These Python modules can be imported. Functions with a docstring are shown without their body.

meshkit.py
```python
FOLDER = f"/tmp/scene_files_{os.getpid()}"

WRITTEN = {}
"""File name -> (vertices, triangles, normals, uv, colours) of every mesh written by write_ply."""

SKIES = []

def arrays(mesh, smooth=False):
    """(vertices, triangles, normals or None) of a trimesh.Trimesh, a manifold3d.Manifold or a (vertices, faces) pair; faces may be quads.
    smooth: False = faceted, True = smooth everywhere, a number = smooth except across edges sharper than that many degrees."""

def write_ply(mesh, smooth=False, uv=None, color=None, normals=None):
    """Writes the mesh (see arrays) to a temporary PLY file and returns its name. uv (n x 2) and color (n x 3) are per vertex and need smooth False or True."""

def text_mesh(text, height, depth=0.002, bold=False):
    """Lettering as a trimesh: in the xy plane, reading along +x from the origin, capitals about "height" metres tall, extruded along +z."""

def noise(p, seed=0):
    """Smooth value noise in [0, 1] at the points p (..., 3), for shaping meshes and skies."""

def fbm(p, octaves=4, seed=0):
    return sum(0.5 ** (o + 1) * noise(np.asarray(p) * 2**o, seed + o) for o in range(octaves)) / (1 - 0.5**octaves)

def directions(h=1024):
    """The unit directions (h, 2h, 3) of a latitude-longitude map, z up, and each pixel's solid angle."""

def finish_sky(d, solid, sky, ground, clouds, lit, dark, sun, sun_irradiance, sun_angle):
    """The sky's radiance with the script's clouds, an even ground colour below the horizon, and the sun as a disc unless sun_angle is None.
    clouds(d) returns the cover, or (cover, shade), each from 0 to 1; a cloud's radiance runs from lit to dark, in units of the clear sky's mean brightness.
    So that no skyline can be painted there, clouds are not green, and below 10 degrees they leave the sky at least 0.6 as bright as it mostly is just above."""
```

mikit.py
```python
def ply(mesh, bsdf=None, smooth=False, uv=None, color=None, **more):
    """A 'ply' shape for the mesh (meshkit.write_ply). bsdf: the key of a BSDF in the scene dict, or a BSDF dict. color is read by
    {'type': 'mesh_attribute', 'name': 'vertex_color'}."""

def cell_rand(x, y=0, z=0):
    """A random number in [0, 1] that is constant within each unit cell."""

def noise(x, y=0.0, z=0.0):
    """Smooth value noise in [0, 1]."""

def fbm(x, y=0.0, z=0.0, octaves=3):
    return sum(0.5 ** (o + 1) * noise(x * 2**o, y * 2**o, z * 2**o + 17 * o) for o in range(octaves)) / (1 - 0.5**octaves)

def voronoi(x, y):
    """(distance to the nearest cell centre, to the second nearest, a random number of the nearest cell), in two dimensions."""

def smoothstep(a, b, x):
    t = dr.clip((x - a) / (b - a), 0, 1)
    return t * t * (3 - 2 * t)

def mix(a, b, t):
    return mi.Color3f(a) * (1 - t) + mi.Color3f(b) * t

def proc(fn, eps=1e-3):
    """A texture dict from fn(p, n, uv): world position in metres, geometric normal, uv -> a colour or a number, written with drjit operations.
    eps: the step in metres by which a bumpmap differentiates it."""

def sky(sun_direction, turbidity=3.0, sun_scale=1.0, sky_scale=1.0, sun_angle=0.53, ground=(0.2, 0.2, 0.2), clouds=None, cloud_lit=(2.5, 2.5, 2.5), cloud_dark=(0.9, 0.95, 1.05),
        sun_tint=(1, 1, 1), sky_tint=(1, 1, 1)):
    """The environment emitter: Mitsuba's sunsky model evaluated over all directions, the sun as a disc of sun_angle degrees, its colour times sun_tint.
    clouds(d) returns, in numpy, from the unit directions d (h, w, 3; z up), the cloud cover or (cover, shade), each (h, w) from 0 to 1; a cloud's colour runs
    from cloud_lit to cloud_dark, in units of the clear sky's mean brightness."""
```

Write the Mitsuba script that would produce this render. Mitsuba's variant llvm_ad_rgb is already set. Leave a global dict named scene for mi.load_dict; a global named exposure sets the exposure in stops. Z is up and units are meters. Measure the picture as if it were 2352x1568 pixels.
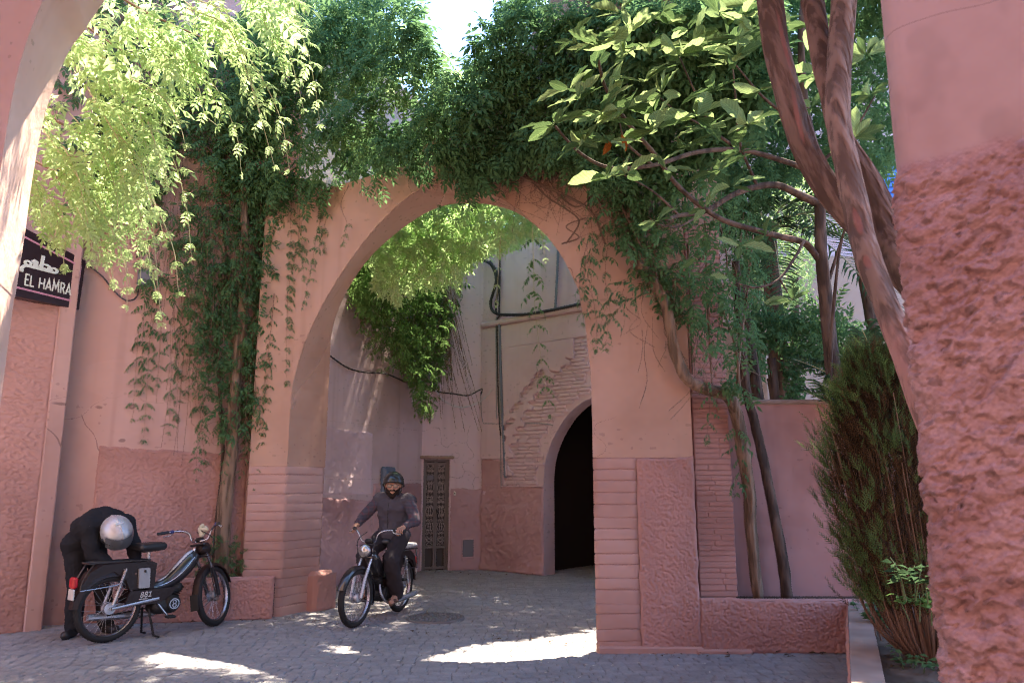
import math, random
import numpy as np, trimesh, mitsuba as mi, drjit as dr, mikit, meshkit, manifold3d
from mikit import noise, fbm, voronoi, smoothstep, mix, cell_rand
from scipy.spatial import cKDTree
from shapely.geometry import Polygon, LineString, Point
from shapely.ops import unary_union
from shapely import affinity

T = mi.ScalarTransform4f
rng = np.random.default_rng(7)
scene, labels = {}, {}

# ------------------------------------------------------------------ camera, sky, exposure
EYE, PITCH, FL = np.array([0., 0., 1.5]), math.radians(10.6), 1741.0      # FL: focal length in units of a 2352 wide picture
scene['camera'] = {'type': 'thinlens', 'fov': 68.07, 'fov_axis': 'x', 'aperture_radius': 0.0026, 'focus_distance': 8.2,
                   'near_clip': 0.05, 'far_clip': 500.0,
                   'to_world': T().look_at(origin=[0, 0, 1.5], target=[0, math.cos(PITCH), 1.5 + math.sin(PITCH)], up=[0, 0, 1])}
SUN = np.array([0.189, 0.291, 0.938])
scene['sky'] = mikit.sky(SUN.tolist(), turbidity=3.5, sky_tint=(0.93, 1.0, 1.10))
exposure = 4.45


def ray(x, y):
    a, b = (x - 1176) / FL, (784 - y) / FL
    return np.array([a, math.cos(PITCH) - b * math.sin(PITCH), math.sin(PITCH) + b * math.cos(PITCH)])


def at(x, y, Y):
    r = ray(x, y)
    return EYE + r * (Y / r[1])


def ground(x, y, z=0.0):
    r = ray(x, y)
    return EYE + r * ((z - 1.5) / r[2])


def hit(x, y, p, q):
    """the survey point (x, y) on the upright plane through the plan points p and q"""
    p, q = np.asarray(p, float)[:2], np.asarray(q, float)[:2]
    m = np.array([-(q - p)[1], (q - p)[0]])
    r = ray(x, y)
    return EYE + r * ((m @ p) / (m @ r[:2]))


# ------------------------------------------------------------------ names
used = {}


def numbered(key):
    k = used.get(key, -1) + 1
    used[key] = k
    return key if k == 0 else f'{key}_{k:03d}'


def thing(name, label, cat, group=None):
    key = numbered(name)
    labels[key] = {'label': label, 'category': cat}
    if group:
        labels[key]['group'] = group
    return key


def obj(name, mesh, mat, parent=None, smooth=False, label=None, kind=None, **k):
    key = numbered(f'{parent}__{name}' if parent else name)
    if callable(getattr(mesh, 'tri', None)):
        mesh = mesh.tri()
    scene[key] = mikit.ply(mesh, mat, smooth, **k)
    if label or kind:
        labels[key] = {}
        if label:
            labels[key]['label'] = label
        if kind:
            labels[key]['kind'] = kind
    return key


def solo(name, mesh, mat, label, cat, group=None, smooth=False, **k):
    key = obj(name, mesh, mat, None, smooth, **k)
    labels[key] = {'label': label, 'category': cat}
    if group:
        labels[key]['group'] = group
    return key


# ------------------------------------------------------------------ materials
def rgb(*c):
    return {'type': 'rgb', 'value': list(c)}


def two(b):
    return {'type': 'twosided', 'bsdf': b}


def bump(b, fn, eps=2e-3):
    return {'type': 'bumpmap', 'arbitrary': mikit.proc(fn, eps), 'bsdf': b}


def plain(name, c, rough=0.6, metal=0.0, spec=0.5, **k):
    scene[name] = two({'type': 'principled', 'base_color': rgb(*c), 'roughness': rough, 'metallic': metal, 'specular': spec, **k})
    return name


def plaster(name, c, stain, freq=1.1, amount=0.55, bumps=0.004, grain=9.0, drip=0.0, crack=False):
    def col(p, n, uv):
        a = fbm(p.x * freq + 3.1, p.y * freq, p.z * freq * 0.6, 4)
        b = fbm(p.x * 14, p.y * 14, p.z * 14, 2)
        t = dr.clip(smoothstep(0.42, 0.72, a) * amount + (b - 0.5) * 0.22, 0, 1)
        if crack:
            w = p.x * 0.88 - p.y * 0.47
            f1, f2, id_ = voronoi(w * 1.15 + 0.35 * (noise(p.z * 5, w * 5) - 0.5), p.z * 0.8 + 0.35 * (noise(w * 6, p.z * 6, 3) - 0.5))
            t = dr.clip(t + (id_ - 0.5) * 0.26 * smoothstep(0.0, 0.10, f2 - f1), 0, 1)
        if drip:
            s = fbm(p.x * 7, p.y * 7, p.z * 0.35, 3)
            t = dr.clip(t + smoothstep(0.55, 0.8, s) * drip, 0, 1)
        out = mix(c, stain, t)
        if crack:
            line = (1 - smoothstep(0.002, 0.008, f2 - f1)) * smoothstep(0.60, 0.68, noise(w * 1.1 + 8, p.z * 1.1))
            chip = smoothstep(0.80, 0.86, noise(p.x * 23, p.y * 23, p.z * 23)) * smoothstep(0.45, 0.6, noise(p.x * 1.7, p.y * 1.7, p.z * 1.7 + 4))
            out = out * (1 - 0.45 * line) * (1 - 0.20 * chip)
        return out

    def hgt(p, n, uv):
        return fbm(p.x * grain, p.y * grain, p.z * grain, 3) * bumps + noise(p.x * 60, p.y * 60, p.z * 60) * bumps * 0.12

    base = {'type': 'principled', 'base_color': mikit.proc(col), 'roughness': 0.85, 'specular': 0.25}
    scene[name] = two(bump(base, hgt, 4e-3))
    return name


plaster('plaster_pink', (0.465, 0.29, 0.255), (0.345, 0.195, 0.165), 1.0, 0.6, 0.014, 7.0, 0.45, True)
plaster('plaster_shaded', (0.40, 0.22, 0.20), (0.29, 0.145, 0.125), 1.6, 0.8, 0.010, 9.0, 0.5, True)  # pink darkened and reddened to carry the dimmer light of the enclosed garden
plaster('plaster_arch', (0.475, 0.295, 0.225), (0.35, 0.195, 0.135), 0.8, 0.75, 0.010, 6.0, 0.45, True)
plaster('pebble_pink', (0.42, 0.23, 0.20), (0.315, 0.16, 0.135), 1.7, 0.7, 0.005, 70.0)


def near_col(p, n, uv):
    a = fbm(p.x * 3.1 + 3, p.y * 3.1, p.z * 2.2, 4)
    g_ = noise(p.x * 160, p.y * 160, p.z * 160)
    b = fbm(p.x * 30, p.y * 30, p.z * 30, 3)
    rough_ = mix((0.40, 0.26, 0.258), (0.275, 0.158, 0.155), dr.clip(smoothstep(0.38, 0.70, a) * 0.8 + (b - 0.5) * 0.7, 0, 1)) * (0.82 + 0.36 * g_)
    rough_ = mix(rough_, (0.11, 0.070, 0.062), smoothstep(0.60, 0.74, fbm(p.x * 33 + 7, p.y * 33, p.z * 40, 3)) * 0.55)
    smooth_ = mix((0.41, 0.295, 0.29), (0.335, 0.225, 0.217), dr.clip(smoothstep(0.40, 0.70, a) * 0.8 + (b - 0.5) * 0.35, 0, 1))
    smudge = smoothstep(0.60, 0.72, fbm(p.x * 8, p.y * 8, p.z * 5 + 3, 3))
    smooth_ = smooth_ * (1 - 0.12 * smudge)
    line = (1 - smoothstep(0.0, 0.004, dr.abs(p.z - 2.90 - 0.03 * noise(p.x * 9, p.y * 9, 2.0)))) + (1 - smoothstep(0.0, 0.004, dr.abs(p.z - 2.73 - 0.03 * noise(p.x * 9, p.y * 9, 8.0))))
    smooth_ = smooth_ * (1 - 0.25 * line * smoothstep(0.4, 0.6, noise(p.x * 11, p.y * 11, p.z)))
    k = smoothstep(2.325, 2.365, p.z + 0.05 * (noise(p.x * 16, p.y * 16, 3.0) - 0.5))
    return mix(rough_, smooth_, k)


def near_hgt(p, n, uv):
    return fbm(p.x * 70, p.y * 70, p.z * 70, 3) * 0.010 * (1 - 0.85 * smoothstep(2.32, 2.38, p.z))


scene['pebble_near'] = two(bump({'type': 'principled', 'base_color': mikit.proc(near_col), 'roughness': 0.88, 'specular': 0.2}, near_hgt, 2e-3))

plaster('plaster_mauve', (0.50, 0.40, 0.42), (0.35, 0.265, 0.255), 0.8, 0.8, 0.012, 6.0, 0.45, True)
plaster('plaster_sunlit', (0.60, 0.42, 0.36), (0.50, 0.32, 0.26), 0.8, 0.8, 0.012, 6.0, 0.3, True)  # lightened plaster: the glare of the sun on the near jamb put into the colour
plaster('pebble_mauve', (0.45, 0.295, 0.315), (0.32, 0.195, 0.205), 1.2, 0.8, 0.005, 40.0)
plaster('plaster_lilac', (0.57, 0.455, 0.495), (0.45, 0.345, 0.37), 0.7, 0.8, 0.012, 6.0, 0.4, True)
plaster('plaster_grey', (0.36, 0.27, 0.23), (0.28, 0.20, 0.165), 0.7, 0.8, 0.008, 6.0, 0.3)
plaster('grooved_pink', (0.465, 0.285, 0.245), (0.35, 0.195, 0.16), 2.0, 0.6, 0.008, 18.0)
plaster('brick_paint', (0.44, 0.235, 0.195), (0.33, 0.16, 0.13), 3.0, 0.8, 0.006, 30.0)
plaster('concrete', (0.30, 0.215, 0.18), (0.20, 0.145, 0.12), 3.0, 0.8, 0.006, 20.0)
plaster('soil', (0.09, 0.062, 0.045), (0.05, 0.035, 0.026), 5.0, 0.9, 0.03, 12.0)
plain('dark_joint', (0.36, 0.215, 0.185), 0.95, spec=0.1)


def sett_col(p, n, uv):
    a = fbm(p.x * 2.2, p.y * 2.2, 0.0, 4)
    c = noise(p.x * 8.3 + 7, p.y * 14.1, 3.0)
    g = noise(p.x * 90, p.y * 90, p.z * 90)
    t = dr.clip(0.5 * a + 0.45 * c + (g - 0.5) * 0.35, 0, 1)
    return mix((0.155, 0.152, 0.160), (0.275, 0.268, 0.276), t)


def sett_bump(p, n, uv):
    return fbm(p.x * 35, p.y * 35, p.z * 35, 3) * 0.006


scene['sett_stone'] = two(bump({'type': 'principled', 'base_color': mikit.proc(sett_col), 'roughness': 0.62, 'specular': 0.4}, sett_bump))
plaster('joint_sand', (0.17, 0.165, 0.168), (0.12, 0.115, 0.116), 3.0, 0.8, 0.01, 30.0)


def bark(name, c1, c2, fz=2.0, fx=22.0, h=0.02, paint=None):
    def col(p, n, uv):
        a = fbm(p.x * fx, p.y * fx, p.z * fz, 4)
        b = fbm(p.x * 2.5, p.y * 2.5, p.z * 2.5, 2)
        t = dr.clip(smoothstep(0.35, 0.65, a) * 0.8 + (b - 0.5) * 0.6, 0, 1)
        out = mix(c1, c2, t)
        if paint:
            w = smoothstep(paint[3], paint[4], fbm(p.x * 3.2 + 5, p.y * 3.2, p.z * 1.1, 3) - (p.z - paint[5]) * paint[6])
            out = mix(out, paint[:3], w * (0.55 + 0.45 * t))
        return out

    def hgt(p, n, uv):
        return fbm(p.x * fx, p.y * fx, p.z * fz, 4) * h

    scene[name] = two(bump({'type': 'principled', 'base_color': mikit.proc(col), 'roughness': 0.85, 'specular': 0.2}, hgt, 3e-3))
    return name


def marked_bark(name, c1, c2, wash, marks):
    """furrowed bark; wash: pink wash paint below this height, marks: (x, y, z, half length) strokes of red paint"""
    def col(p, n, uv):
        w = p.x * 0.8 + p.y * 0.6 + p.z * 0.26
        a = fbm(w * 52, p.y * 40, p.z * 5.5, 4)
        b = fbm(p.x * 3, p.y * 3, p.z * 2, 3)
        out = mix(c1, c2, dr.clip(smoothstep(0.36, 0.62, a) * 0.75 + (b - 0.5) * 0.9, 0, 1))
        if wash:
            k = smoothstep(0.42, 0.75, b + 0.6 * (wash - p.z)) * (0.35 + 0.65 * smoothstep(0.35, 0.55, a))
            out = mix(out, (0.47, 0.25, 0.225), k * 0.75)
        for (x, y, z, h) in marks:
            d = dr.sqrt(dr.square((p.x + 0.16 * (p.z - z) - x) / 0.016) + dr.square((p.y - y) / 0.06) + dr.square((p.z - z) / h))
            out = mix(out, (0.38, 0.16, 0.14), (1 - smoothstep(0.55, 1.1, d + 1.1 * (a - 0.5))) * 0.6)
        return out

    def hgt(p, n, uv):
        w = p.x * 0.8 + p.y * 0.6 + p.z * 0.26
        return fbm(w * 52, p.y * 40, p.z * 5.5, 4) * 0.05

    scene[name] = two(bump({'type': 'principled', 'base_color': mikit.proc(col), 'roughness': 0.85, 'specular': 0.2}, hgt, 3e-3))


mk_ = [at(1805, 110, 3.53), at(1832, 265, 3.55)]
marked_bark('bark_brown', (0.105, 0.066, 0.052), (0.27, 0.175, 0.14), 0.0, [(*mk_[0], 0.20), (*mk_[1], 0.17)])
marked_bark('bark_washed', (0.14, 0.095, 0.08), (0.34, 0.235, 0.195), 2.25, [(*at(1975, 505, 3.27), 0.07), (*at(1995, 600, 3.27), 0.04)])
bark('bark_vine', (0.12, 0.08, 0.055), (0.30, 0.20, 0.14), 3.0, 30, 0.05)
bark('bark_dark', (0.05, 0.034, 0.027), (0.14, 0.092, 0.07), 4.0, 22, 0.02)
plain('twig', (0.16, 0.10, 0.07), 0.8, spec=0.2)
plain('green_stem', (0.34, 0.34, 0.20), 0.6, spec=0.3)


def leafy(name, c1, c2, trans=0.75, rough=0.42, freq=9.0, veins=False):
    def col(p, n, uv):
        a = noise(p.x * freq, p.y * freq, p.z * freq)
        b = noise(p.x * 1.3 + 4, p.y * 1.3, p.z * 1.3)
        t = dr.clip(a * 0.6 + b * 0.6 - 0.1, 0, 1)
        out = mix(c1, c2, t)
        if veins:
            v = dr.abs(uv.x - 0.5)
            w = smoothstep(0.5, 0.9, dr.abs(2 * ((uv.y * 9 - v * 5) - dr.floor(uv.y * 9 - v * 5)) - 1))
            out = out * (1 - 0.28 * w) * mi.Color3f(1.0) + mi.Color3f(0.06, 0.075, 0.025) * (1 - smoothstep(0.012, 0.045, v))
        return out

    scene[name] = {'type': 'principledthin', 'base_color': mikit.proc(col), 'roughness': rough, 'diff_trans': trans, 'eta': 1.4}
    return name


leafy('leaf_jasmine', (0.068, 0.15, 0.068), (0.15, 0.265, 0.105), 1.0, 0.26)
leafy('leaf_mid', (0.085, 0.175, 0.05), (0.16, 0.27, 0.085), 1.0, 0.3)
leafy('leaf_sunlit', (0.30, 0.46, 0.16), (0.55, 0.70, 0.38), 1.25)  # leaf colour pushed towards white for the glare of full sun
leafy('leaf_loquat', (0.16, 0.25, 0.095), (0.30, 0.39, 0.17), 1.0, 0.36, 4.0, True)
leafy('leaf_loquat_shaded', (0.06, 0.115, 0.045), (0.12, 0.19, 0.07), 0.7, 0.33, 4.0, True)  # the same leaf in a shaded tone, scattered among the sunny ones
leafy('leaf_old', (0.30, 0.16, 0.03), (0.35, 0.08, 0.02), 0.9, 0.5, 12.0, True)
leafy('leaf_dry', (0.055, 0.036, 0.022), (0.105, 0.065, 0.035), 0.4, 0.7)
leafy('leaf_conifer', (0.045, 0.085, 0.030), (0.11, 0.165, 0.060), 0.5, 0.6)
leafy('leaf_palm', (0.030, 0.062, 0.030), (0.070, 0.115, 0.055), 0.6, 0.4)


# ------------------------------------------------------------------ meshes
class M:
    """collects triangles"""

    def __init__(self):
        self.v, self.f, self.n = [], [], 0

    def add(self, v, f):
        v, f = np.asarray(v, float), np.asarray(f, int)
        if f.shape[1] == 4:
            f = np.vstack([f[:, [0, 1, 2]], f[:, [0, 2, 3]]])
        self.v.append(v)
        self.f.append(f + self.n)
        self.n += len(v)
        return self

    def mesh(self, m):
        return self.add(m.vertices, m.faces)

    def tri(self):
        return trimesh.Trimesh(np.vstack(self.v), np.vstack(self.f), process=False)


def join(*ms):
    out = M()
    for m in ms:
        out.mesh(m.tri() if isinstance(m, M) else m)
    return out.tri()


def prism(poly, z0, z1):
    poly = poly if isinstance(poly, Polygon) else Polygon(poly)
    m = trimesh.creation.extrude_polygon(poly, z1 - z0, engine='earcut')
    m.apply_translation([0, 0, z0])
    return m


def plate(poly, origin, ex, ey, depth):
    """a polygon drawn in the plane (ex, ey) at origin, extruded by depth along ex x ey"""
    polys = getattr(poly, 'geoms', [poly if not isinstance(poly, (list, np.ndarray)) else Polygon(poly)])
    out = M()
    ex, ey = np.asarray(ex, float), np.asarray(ey, float)
    ez = np.cross(ex, ey)
    for g in polys:
        m = trimesh.creation.extrude_polygon(g, abs(depth), engine='earcut')
        v = np.array(m.vertices)
        if depth < 0:
            v[:, 2] -= abs(depth)
        out.add(np.asarray(origin) + v[:, :1] * ex + v[:, 1:2] * ey + v[:, 2:] * ez, m.faces)
    return out.tri()


def cbox(size, ch=0.01, center=(0, 0, 0), R=None):
    """a box with chamfered edges"""
    h = np.asarray(size, float) / 2
    ch = min(ch, 0.45 * h.min() * 2)
    pts = [[sx * (h[0] - (k != 0) * ch), sy * (h[1] - (k != 1) * ch), sz * (h[2] - (k != 2) * ch)]
           for sx in (-1, 1) for sy in (-1, 1) for sz in (-1, 1) for k in range(3)]
    m = trimesh.Trimesh(pts, process=False).convex_hull
    v = np.array(m.vertices)
    if R is not None:
        v = v @ np.asarray(R).T
    return trimesh.Trimesh(v + np.asarray(center), m.faces, process=False)


def smooth_path(pts, n=8):
    """Catmull-Rom through the points (rows may carry a radius as a fourth column)"""
    p = np.asarray(pts, float)
    if len(p) < 3:
        return p
    q = np.vstack([2 * p[0] - p[1], p, 2 * p[-1] - p[-2]])
    out = []
    for i in range(1, len(q) - 2):
        t = np.linspace(0, 1, n, endpoint=False)[:, None]
        a, b, c, d = q[i - 1], q[i], q[i + 1], q[i + 2]
        out.append(0.5 * ((2 * b) + (c - a) * t + (2 * a - 5 * b + 4 * c - d) * t ** 2 + (3 * b - a - 3 * c + d) * t ** 3))
    return np.vstack(out + [p[-1:]])


def tube(pts, r, sides=8, n=0, cap=True, lump=0.0, seed=0):
    p = np.asarray(pts, float)
    rr = np.broadcast_to(np.asarray(r, float), (len(p),)).astype(float)
    if n:
        s = smooth_path(np.column_stack([p, rr]), n)
        p, rr = s[:, :3], np.maximum(s[:, 3], 1e-4)
    t = np.gradient(p, axis=0)
    t /= np.linalg.norm(t, axis=1, keepdims=True) + 1e-12
    a = np.cross(t[0], [0, 0, 1] if abs(t[0][2]) < 0.9 else [1, 0, 0])
    A = []
    for k in range(len(p)):
        a = a - t[k] * (a @ t[k])
        a /= np.linalg.norm(a) + 1e-12
        A.append(a)
    A = np.array(A)
    B = np.cross(t, A)
    ang = np.arange(sides) * 2 * np.pi / sides
    ring = np.cos(ang)[None, :, None] * A[:, None] + np.sin(ang)[None, :, None] * B[:, None]
    v = p[:, None] + rr[:, None, None] * ring
    if lump:
        k = meshkit.fbm(v * (0.35 / max(rr.mean(), 0.01)) + seed, 3, seed)
        v = p[:, None] + rr[:, None, None] * ring * (1 + lump * (k[..., None] - 0.5) * 2)
    v = v.reshape(-1, 3)
    i, j = np.meshgrid(np.arange(len(p) - 1), np.arange(sides), indexing='ij')
    q = np.stack([i * sides + j, i * sides + (j + 1) % sides, (i + 1) * sides + (j + 1) % sides, (i + 1) * sides + j], -1).reshape(-1, 4)
    f = np.vstack([q[:, [0, 1, 2]], q[:, [0, 2, 3]]])
    if cap:
        m = len(v)
        v = np.vstack([v, p[:1], p[-1:]])
        j = np.arange(sides)
        f = np.vstack([f, np.stack([(j + 1) % sides, j, j * 0 + m], 1), np.stack([(len(p) - 1) * sides + j, (len(p) - 1) * sides + (j + 1) % sides, j * 0 + m + 1], 1)])
    return trimesh.Trimesh(v, f, process=False)


def lathe(profile, sides=24):
    """profile of (r, z) about the z axis"""
    pr = np.asarray(profile, float)
    ang = np.arange(sides) * 2 * np.pi / sides
    v = np.stack([pr[:, None, 0] * np.cos(ang), pr[:, None, 0] * np.sin(ang), np.broadcast_to(pr[:, 1:], (len(pr), sides))], -1).reshape(-1, 3)
    i, j = np.meshgrid(np.arange(len(pr) - 1), np.arange(sides), indexing='ij')
    q = np.stack([i * sides + j, i * sides + (j + 1) % sides, (i + 1) * sides + (j + 1) % sides, (i + 1) * sides + j], -1).reshape(-1, 4)
    return trimesh.Trimesh(v, np.vstack([q[:, [0, 1, 2]], q[:, [0, 2, 3]]]), process=False)


def frame(x, up=(0, 0, 1)):
    x = np.asarray(x, float)
    x = x / np.linalg.norm(x)
    y = np.cross(up, x)
    y /= np.linalg.norm(y)
    return np.stack([x, y, np.cross(x, y)], 1)


def smooth01(t):
    t = np.clip(t, 0, 1)
    return t * t * (3 - 2 * t)


def lumps(u, z, spacing, seed, stretch=1.0):
    """thrown render: a ragged crust with sharp pits, 0 to 1"""
    c, s_ = math.cos(0.5), math.sin(0.5)
    q = np.stack([(u / stretch * c - z * s_), (u / stretch * s_ + z * c), u * 0 + seed], -1) / spacing
    w = np.stack([meshkit.fbm(q * 0.7 + 11, 2, seed + 1), meshkit.fbm(q * 0.7 + 47, 2, seed + 2), u * 0], -1) - 0.5
    n1 = meshkit.fbm(q * 0.62 + w * 1.5, 3, seed)
    n2 = meshkit.fbm(q * 1.5 + w * 0.8 + 5, 2, seed + 3)
    crust = smooth01((n1 - 0.36) / 0.13)
    return crust * (0.55 + 0.45 * smooth01((n1 - 0.42) / 0.25)) * (0.72 + 0.45 * (n2 - 0.3)) + 0.16 * n2


def render_panel(p, q, z0, z1, out=0.012, amp=0.014, res=0.011, spacing=0.028, seed=1, top=None, bottom=None, stretch=1.0, wob=0.006, tilt=0.0):
    """pebble-dash between the plan points p and q (seen from the left of p to q: normal = right hand side), z0 to z1; z1/z0 may be pairs"""
    p, q = np.asarray(p, float)[:2], np.asarray(q, float)[:2]
    L = np.linalg.norm(q - p)
    d = (q - p) / L
    m = np.array([d[1], -d[0]])
    za, zb = (z1, z1) if np.isscalar(z1) else z1
    ya, yb = (z0, z0) if np.isscalar(z0) else z0
    nu, nz = max(2, int(L / res)), max(2, int((max(za, zb) - min(ya, yb)) / res))
    s, k = np.meshgrid(np.linspace(0, 1, nu), np.linspace(0, 1, nz))
    lo, hi = ya + (yb - ya) * s, za + (zb - za) * s
    z = lo + (hi - lo) * k
    u = s * L
    h = lumps(u + tilt * z, z, spacing, seed, stretch) * amp
    P3 = np.stack([u * 3, z * 3, u * 0], -1)
    h = h * (0.7 + 0.6 * meshkit.fbm(P3 * 2.0, 3, seed)) + (meshkit.fbm(P3, 3, seed + 5) - 0.5) * 4 * wob
    edge = np.minimum(np.minimum(s, 1 - s) * L, np.minimum(k, 1 - k) * (hi - lo)) / 0.02
    h = (out + h) * np.clip(edge + 0.15, 0, 1)
    ez = (meshkit.fbm(np.stack([u * 9, u * 0, u * 0], -1), 3, seed + 9) - 0.5) * 0.05
    u = u + (meshkit.fbm(np.stack([z * 9, z * 0, z * 0], -1), 3, seed + 19) - 0.5) * 0.02 * ((s < 0.01) | (s > 0.99))
    z = z + ez * (k > 0.98)
    v = np.stack([p[0] + d[0] * u + m[0] * h, p[1] + d[1] * u + m[1] * h, z], -1).reshape(-1, 3)
    i, j = np.meshgrid(np.arange(nz - 1), np.arange(nu - 1), indexing='ij')
    f = np.stack([i * nu + j, i * nu + j + 1, (i + 1) * nu + j + 1, (i + 1) * nu + j], -1).reshape(-1, 4)
    f = np.vstack([f[:, [0, 1, 2]], f[:, [0, 2, 3]]])
    return trimesh.Trimesh(v, f, process=False)


# ------------------------------------------------------------------ the setting: ground
JL, JR = np.array([-2.66, 9.08]), np.array([0.759, 7.208])
D = (JR - JL) / np.linalg.norm(JR - JL)
N = np.array([-D[1], D[0]])                        # away from the camera
W = float(np.linalg.norm(JR - JL))


def wall_line(o):
    return JL - N * o, JR - N * o


pv = M()
g = 60.0
pv.add([[-g, -g, 0], [g, -g, 0], [g, g, 0], [-g, g, 0]], [[0, 1, 2, 3]])
obj('pavement', pv, 'joint_sand')
labels['pavement'] = {'kind': 'structure', 'label': 'grey stone sett pavement of the courtyard and alley', }


def setts():
    """rows of setts; the nearest are parts, the others one part"""
    r = np.random.default_rng(3)
    rows = []
    y = 5.7
    while y < 15.2:
        h = r.uniform(0.088, 0.108)
        x = -6.2 + r.uniform(0, 0.2)
        while x < 3.4:
            w = r.uniform(0.088, 0.145)
            yy = y + 0.05 * math.sin(x * 0.9 + y * 0.4) + 0.02 * math.sin(x * 2.3 + y)
            rows.append((x, yy, w, h))
            x += w
        y += h
    out = []
    for (x, y, w, h) in rows:
        c = np.array([x + w / 2, y + h / 2])
        o = r.uniform(0.0015, 0.0045)
        e = r.uniform(0.008, 0.014)
        a, b = w / 2 - o, h / 2 - o
        jig = r.uniform(-0.006, 0.006, (4, 2))
        cor = np.array([[-a, -b], [a, -b], [a, b], [-a, b]]) + jig
        z = 0.009 + r.uniform(-0.0014, 0.0014) + r.uniform(-0.0016, 0.0016, 4)
        mid = cor * 1.0
        top = cor * (1 - e / np.array([a, b]))
        v = np.zeros((13, 3))
        v[:4, :2] = mid + c
        v[:4, 2] = -0.01
        v[4:8, :2] = mid + c
        v[4:8, 2] = z - 0.005
        v[8:12, :2] = top + c
        v[8:12, 2] = z
        v[12] = [*c, z.mean() + 0.002]
        f = []
        for k in range(4):
            m = (k + 1) % 4
            f += [[k, m, 4 + m], [k, 4 + m, 4 + k], [4 + k, 4 + m, 8 + m], [4 + k, 8 + m, 8 + k], [8 + k, 8 + m, 12]]
        out.append((c, v, np.array(f)))
    return out


all_setts = setts()
seen = []
for k, (c, v, f) in enumerate(all_setts):
    zc = c[1] * math.cos(PITCH) - 1.5 * math.sin(PITCH)
    px = 1176 + FL * c[0] / zc
    py = 784 + FL * (c[1] * math.sin(PITCH) + 1.5 * math.cos(PITCH)) / zc
    vis = 0 < px < 1960 and py < 1568
    seen.append((0 if vis else 1, c[1] + 0.02 * abs(c[0]), k))
order = [k for _, _, k in sorted(seen)]
rest = M()
for i, k in enumerate(order):
    c, v, f = all_setts[k]
    if i < 300:
        m = M()
        m.add(v, f)
        obj('sett', m, 'sett_stone', 'pavement')
    else:
        rest.add(v, f)
obj('sett_paving', rest, 'sett_stone', 'pavement', kind='stuff')

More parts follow.
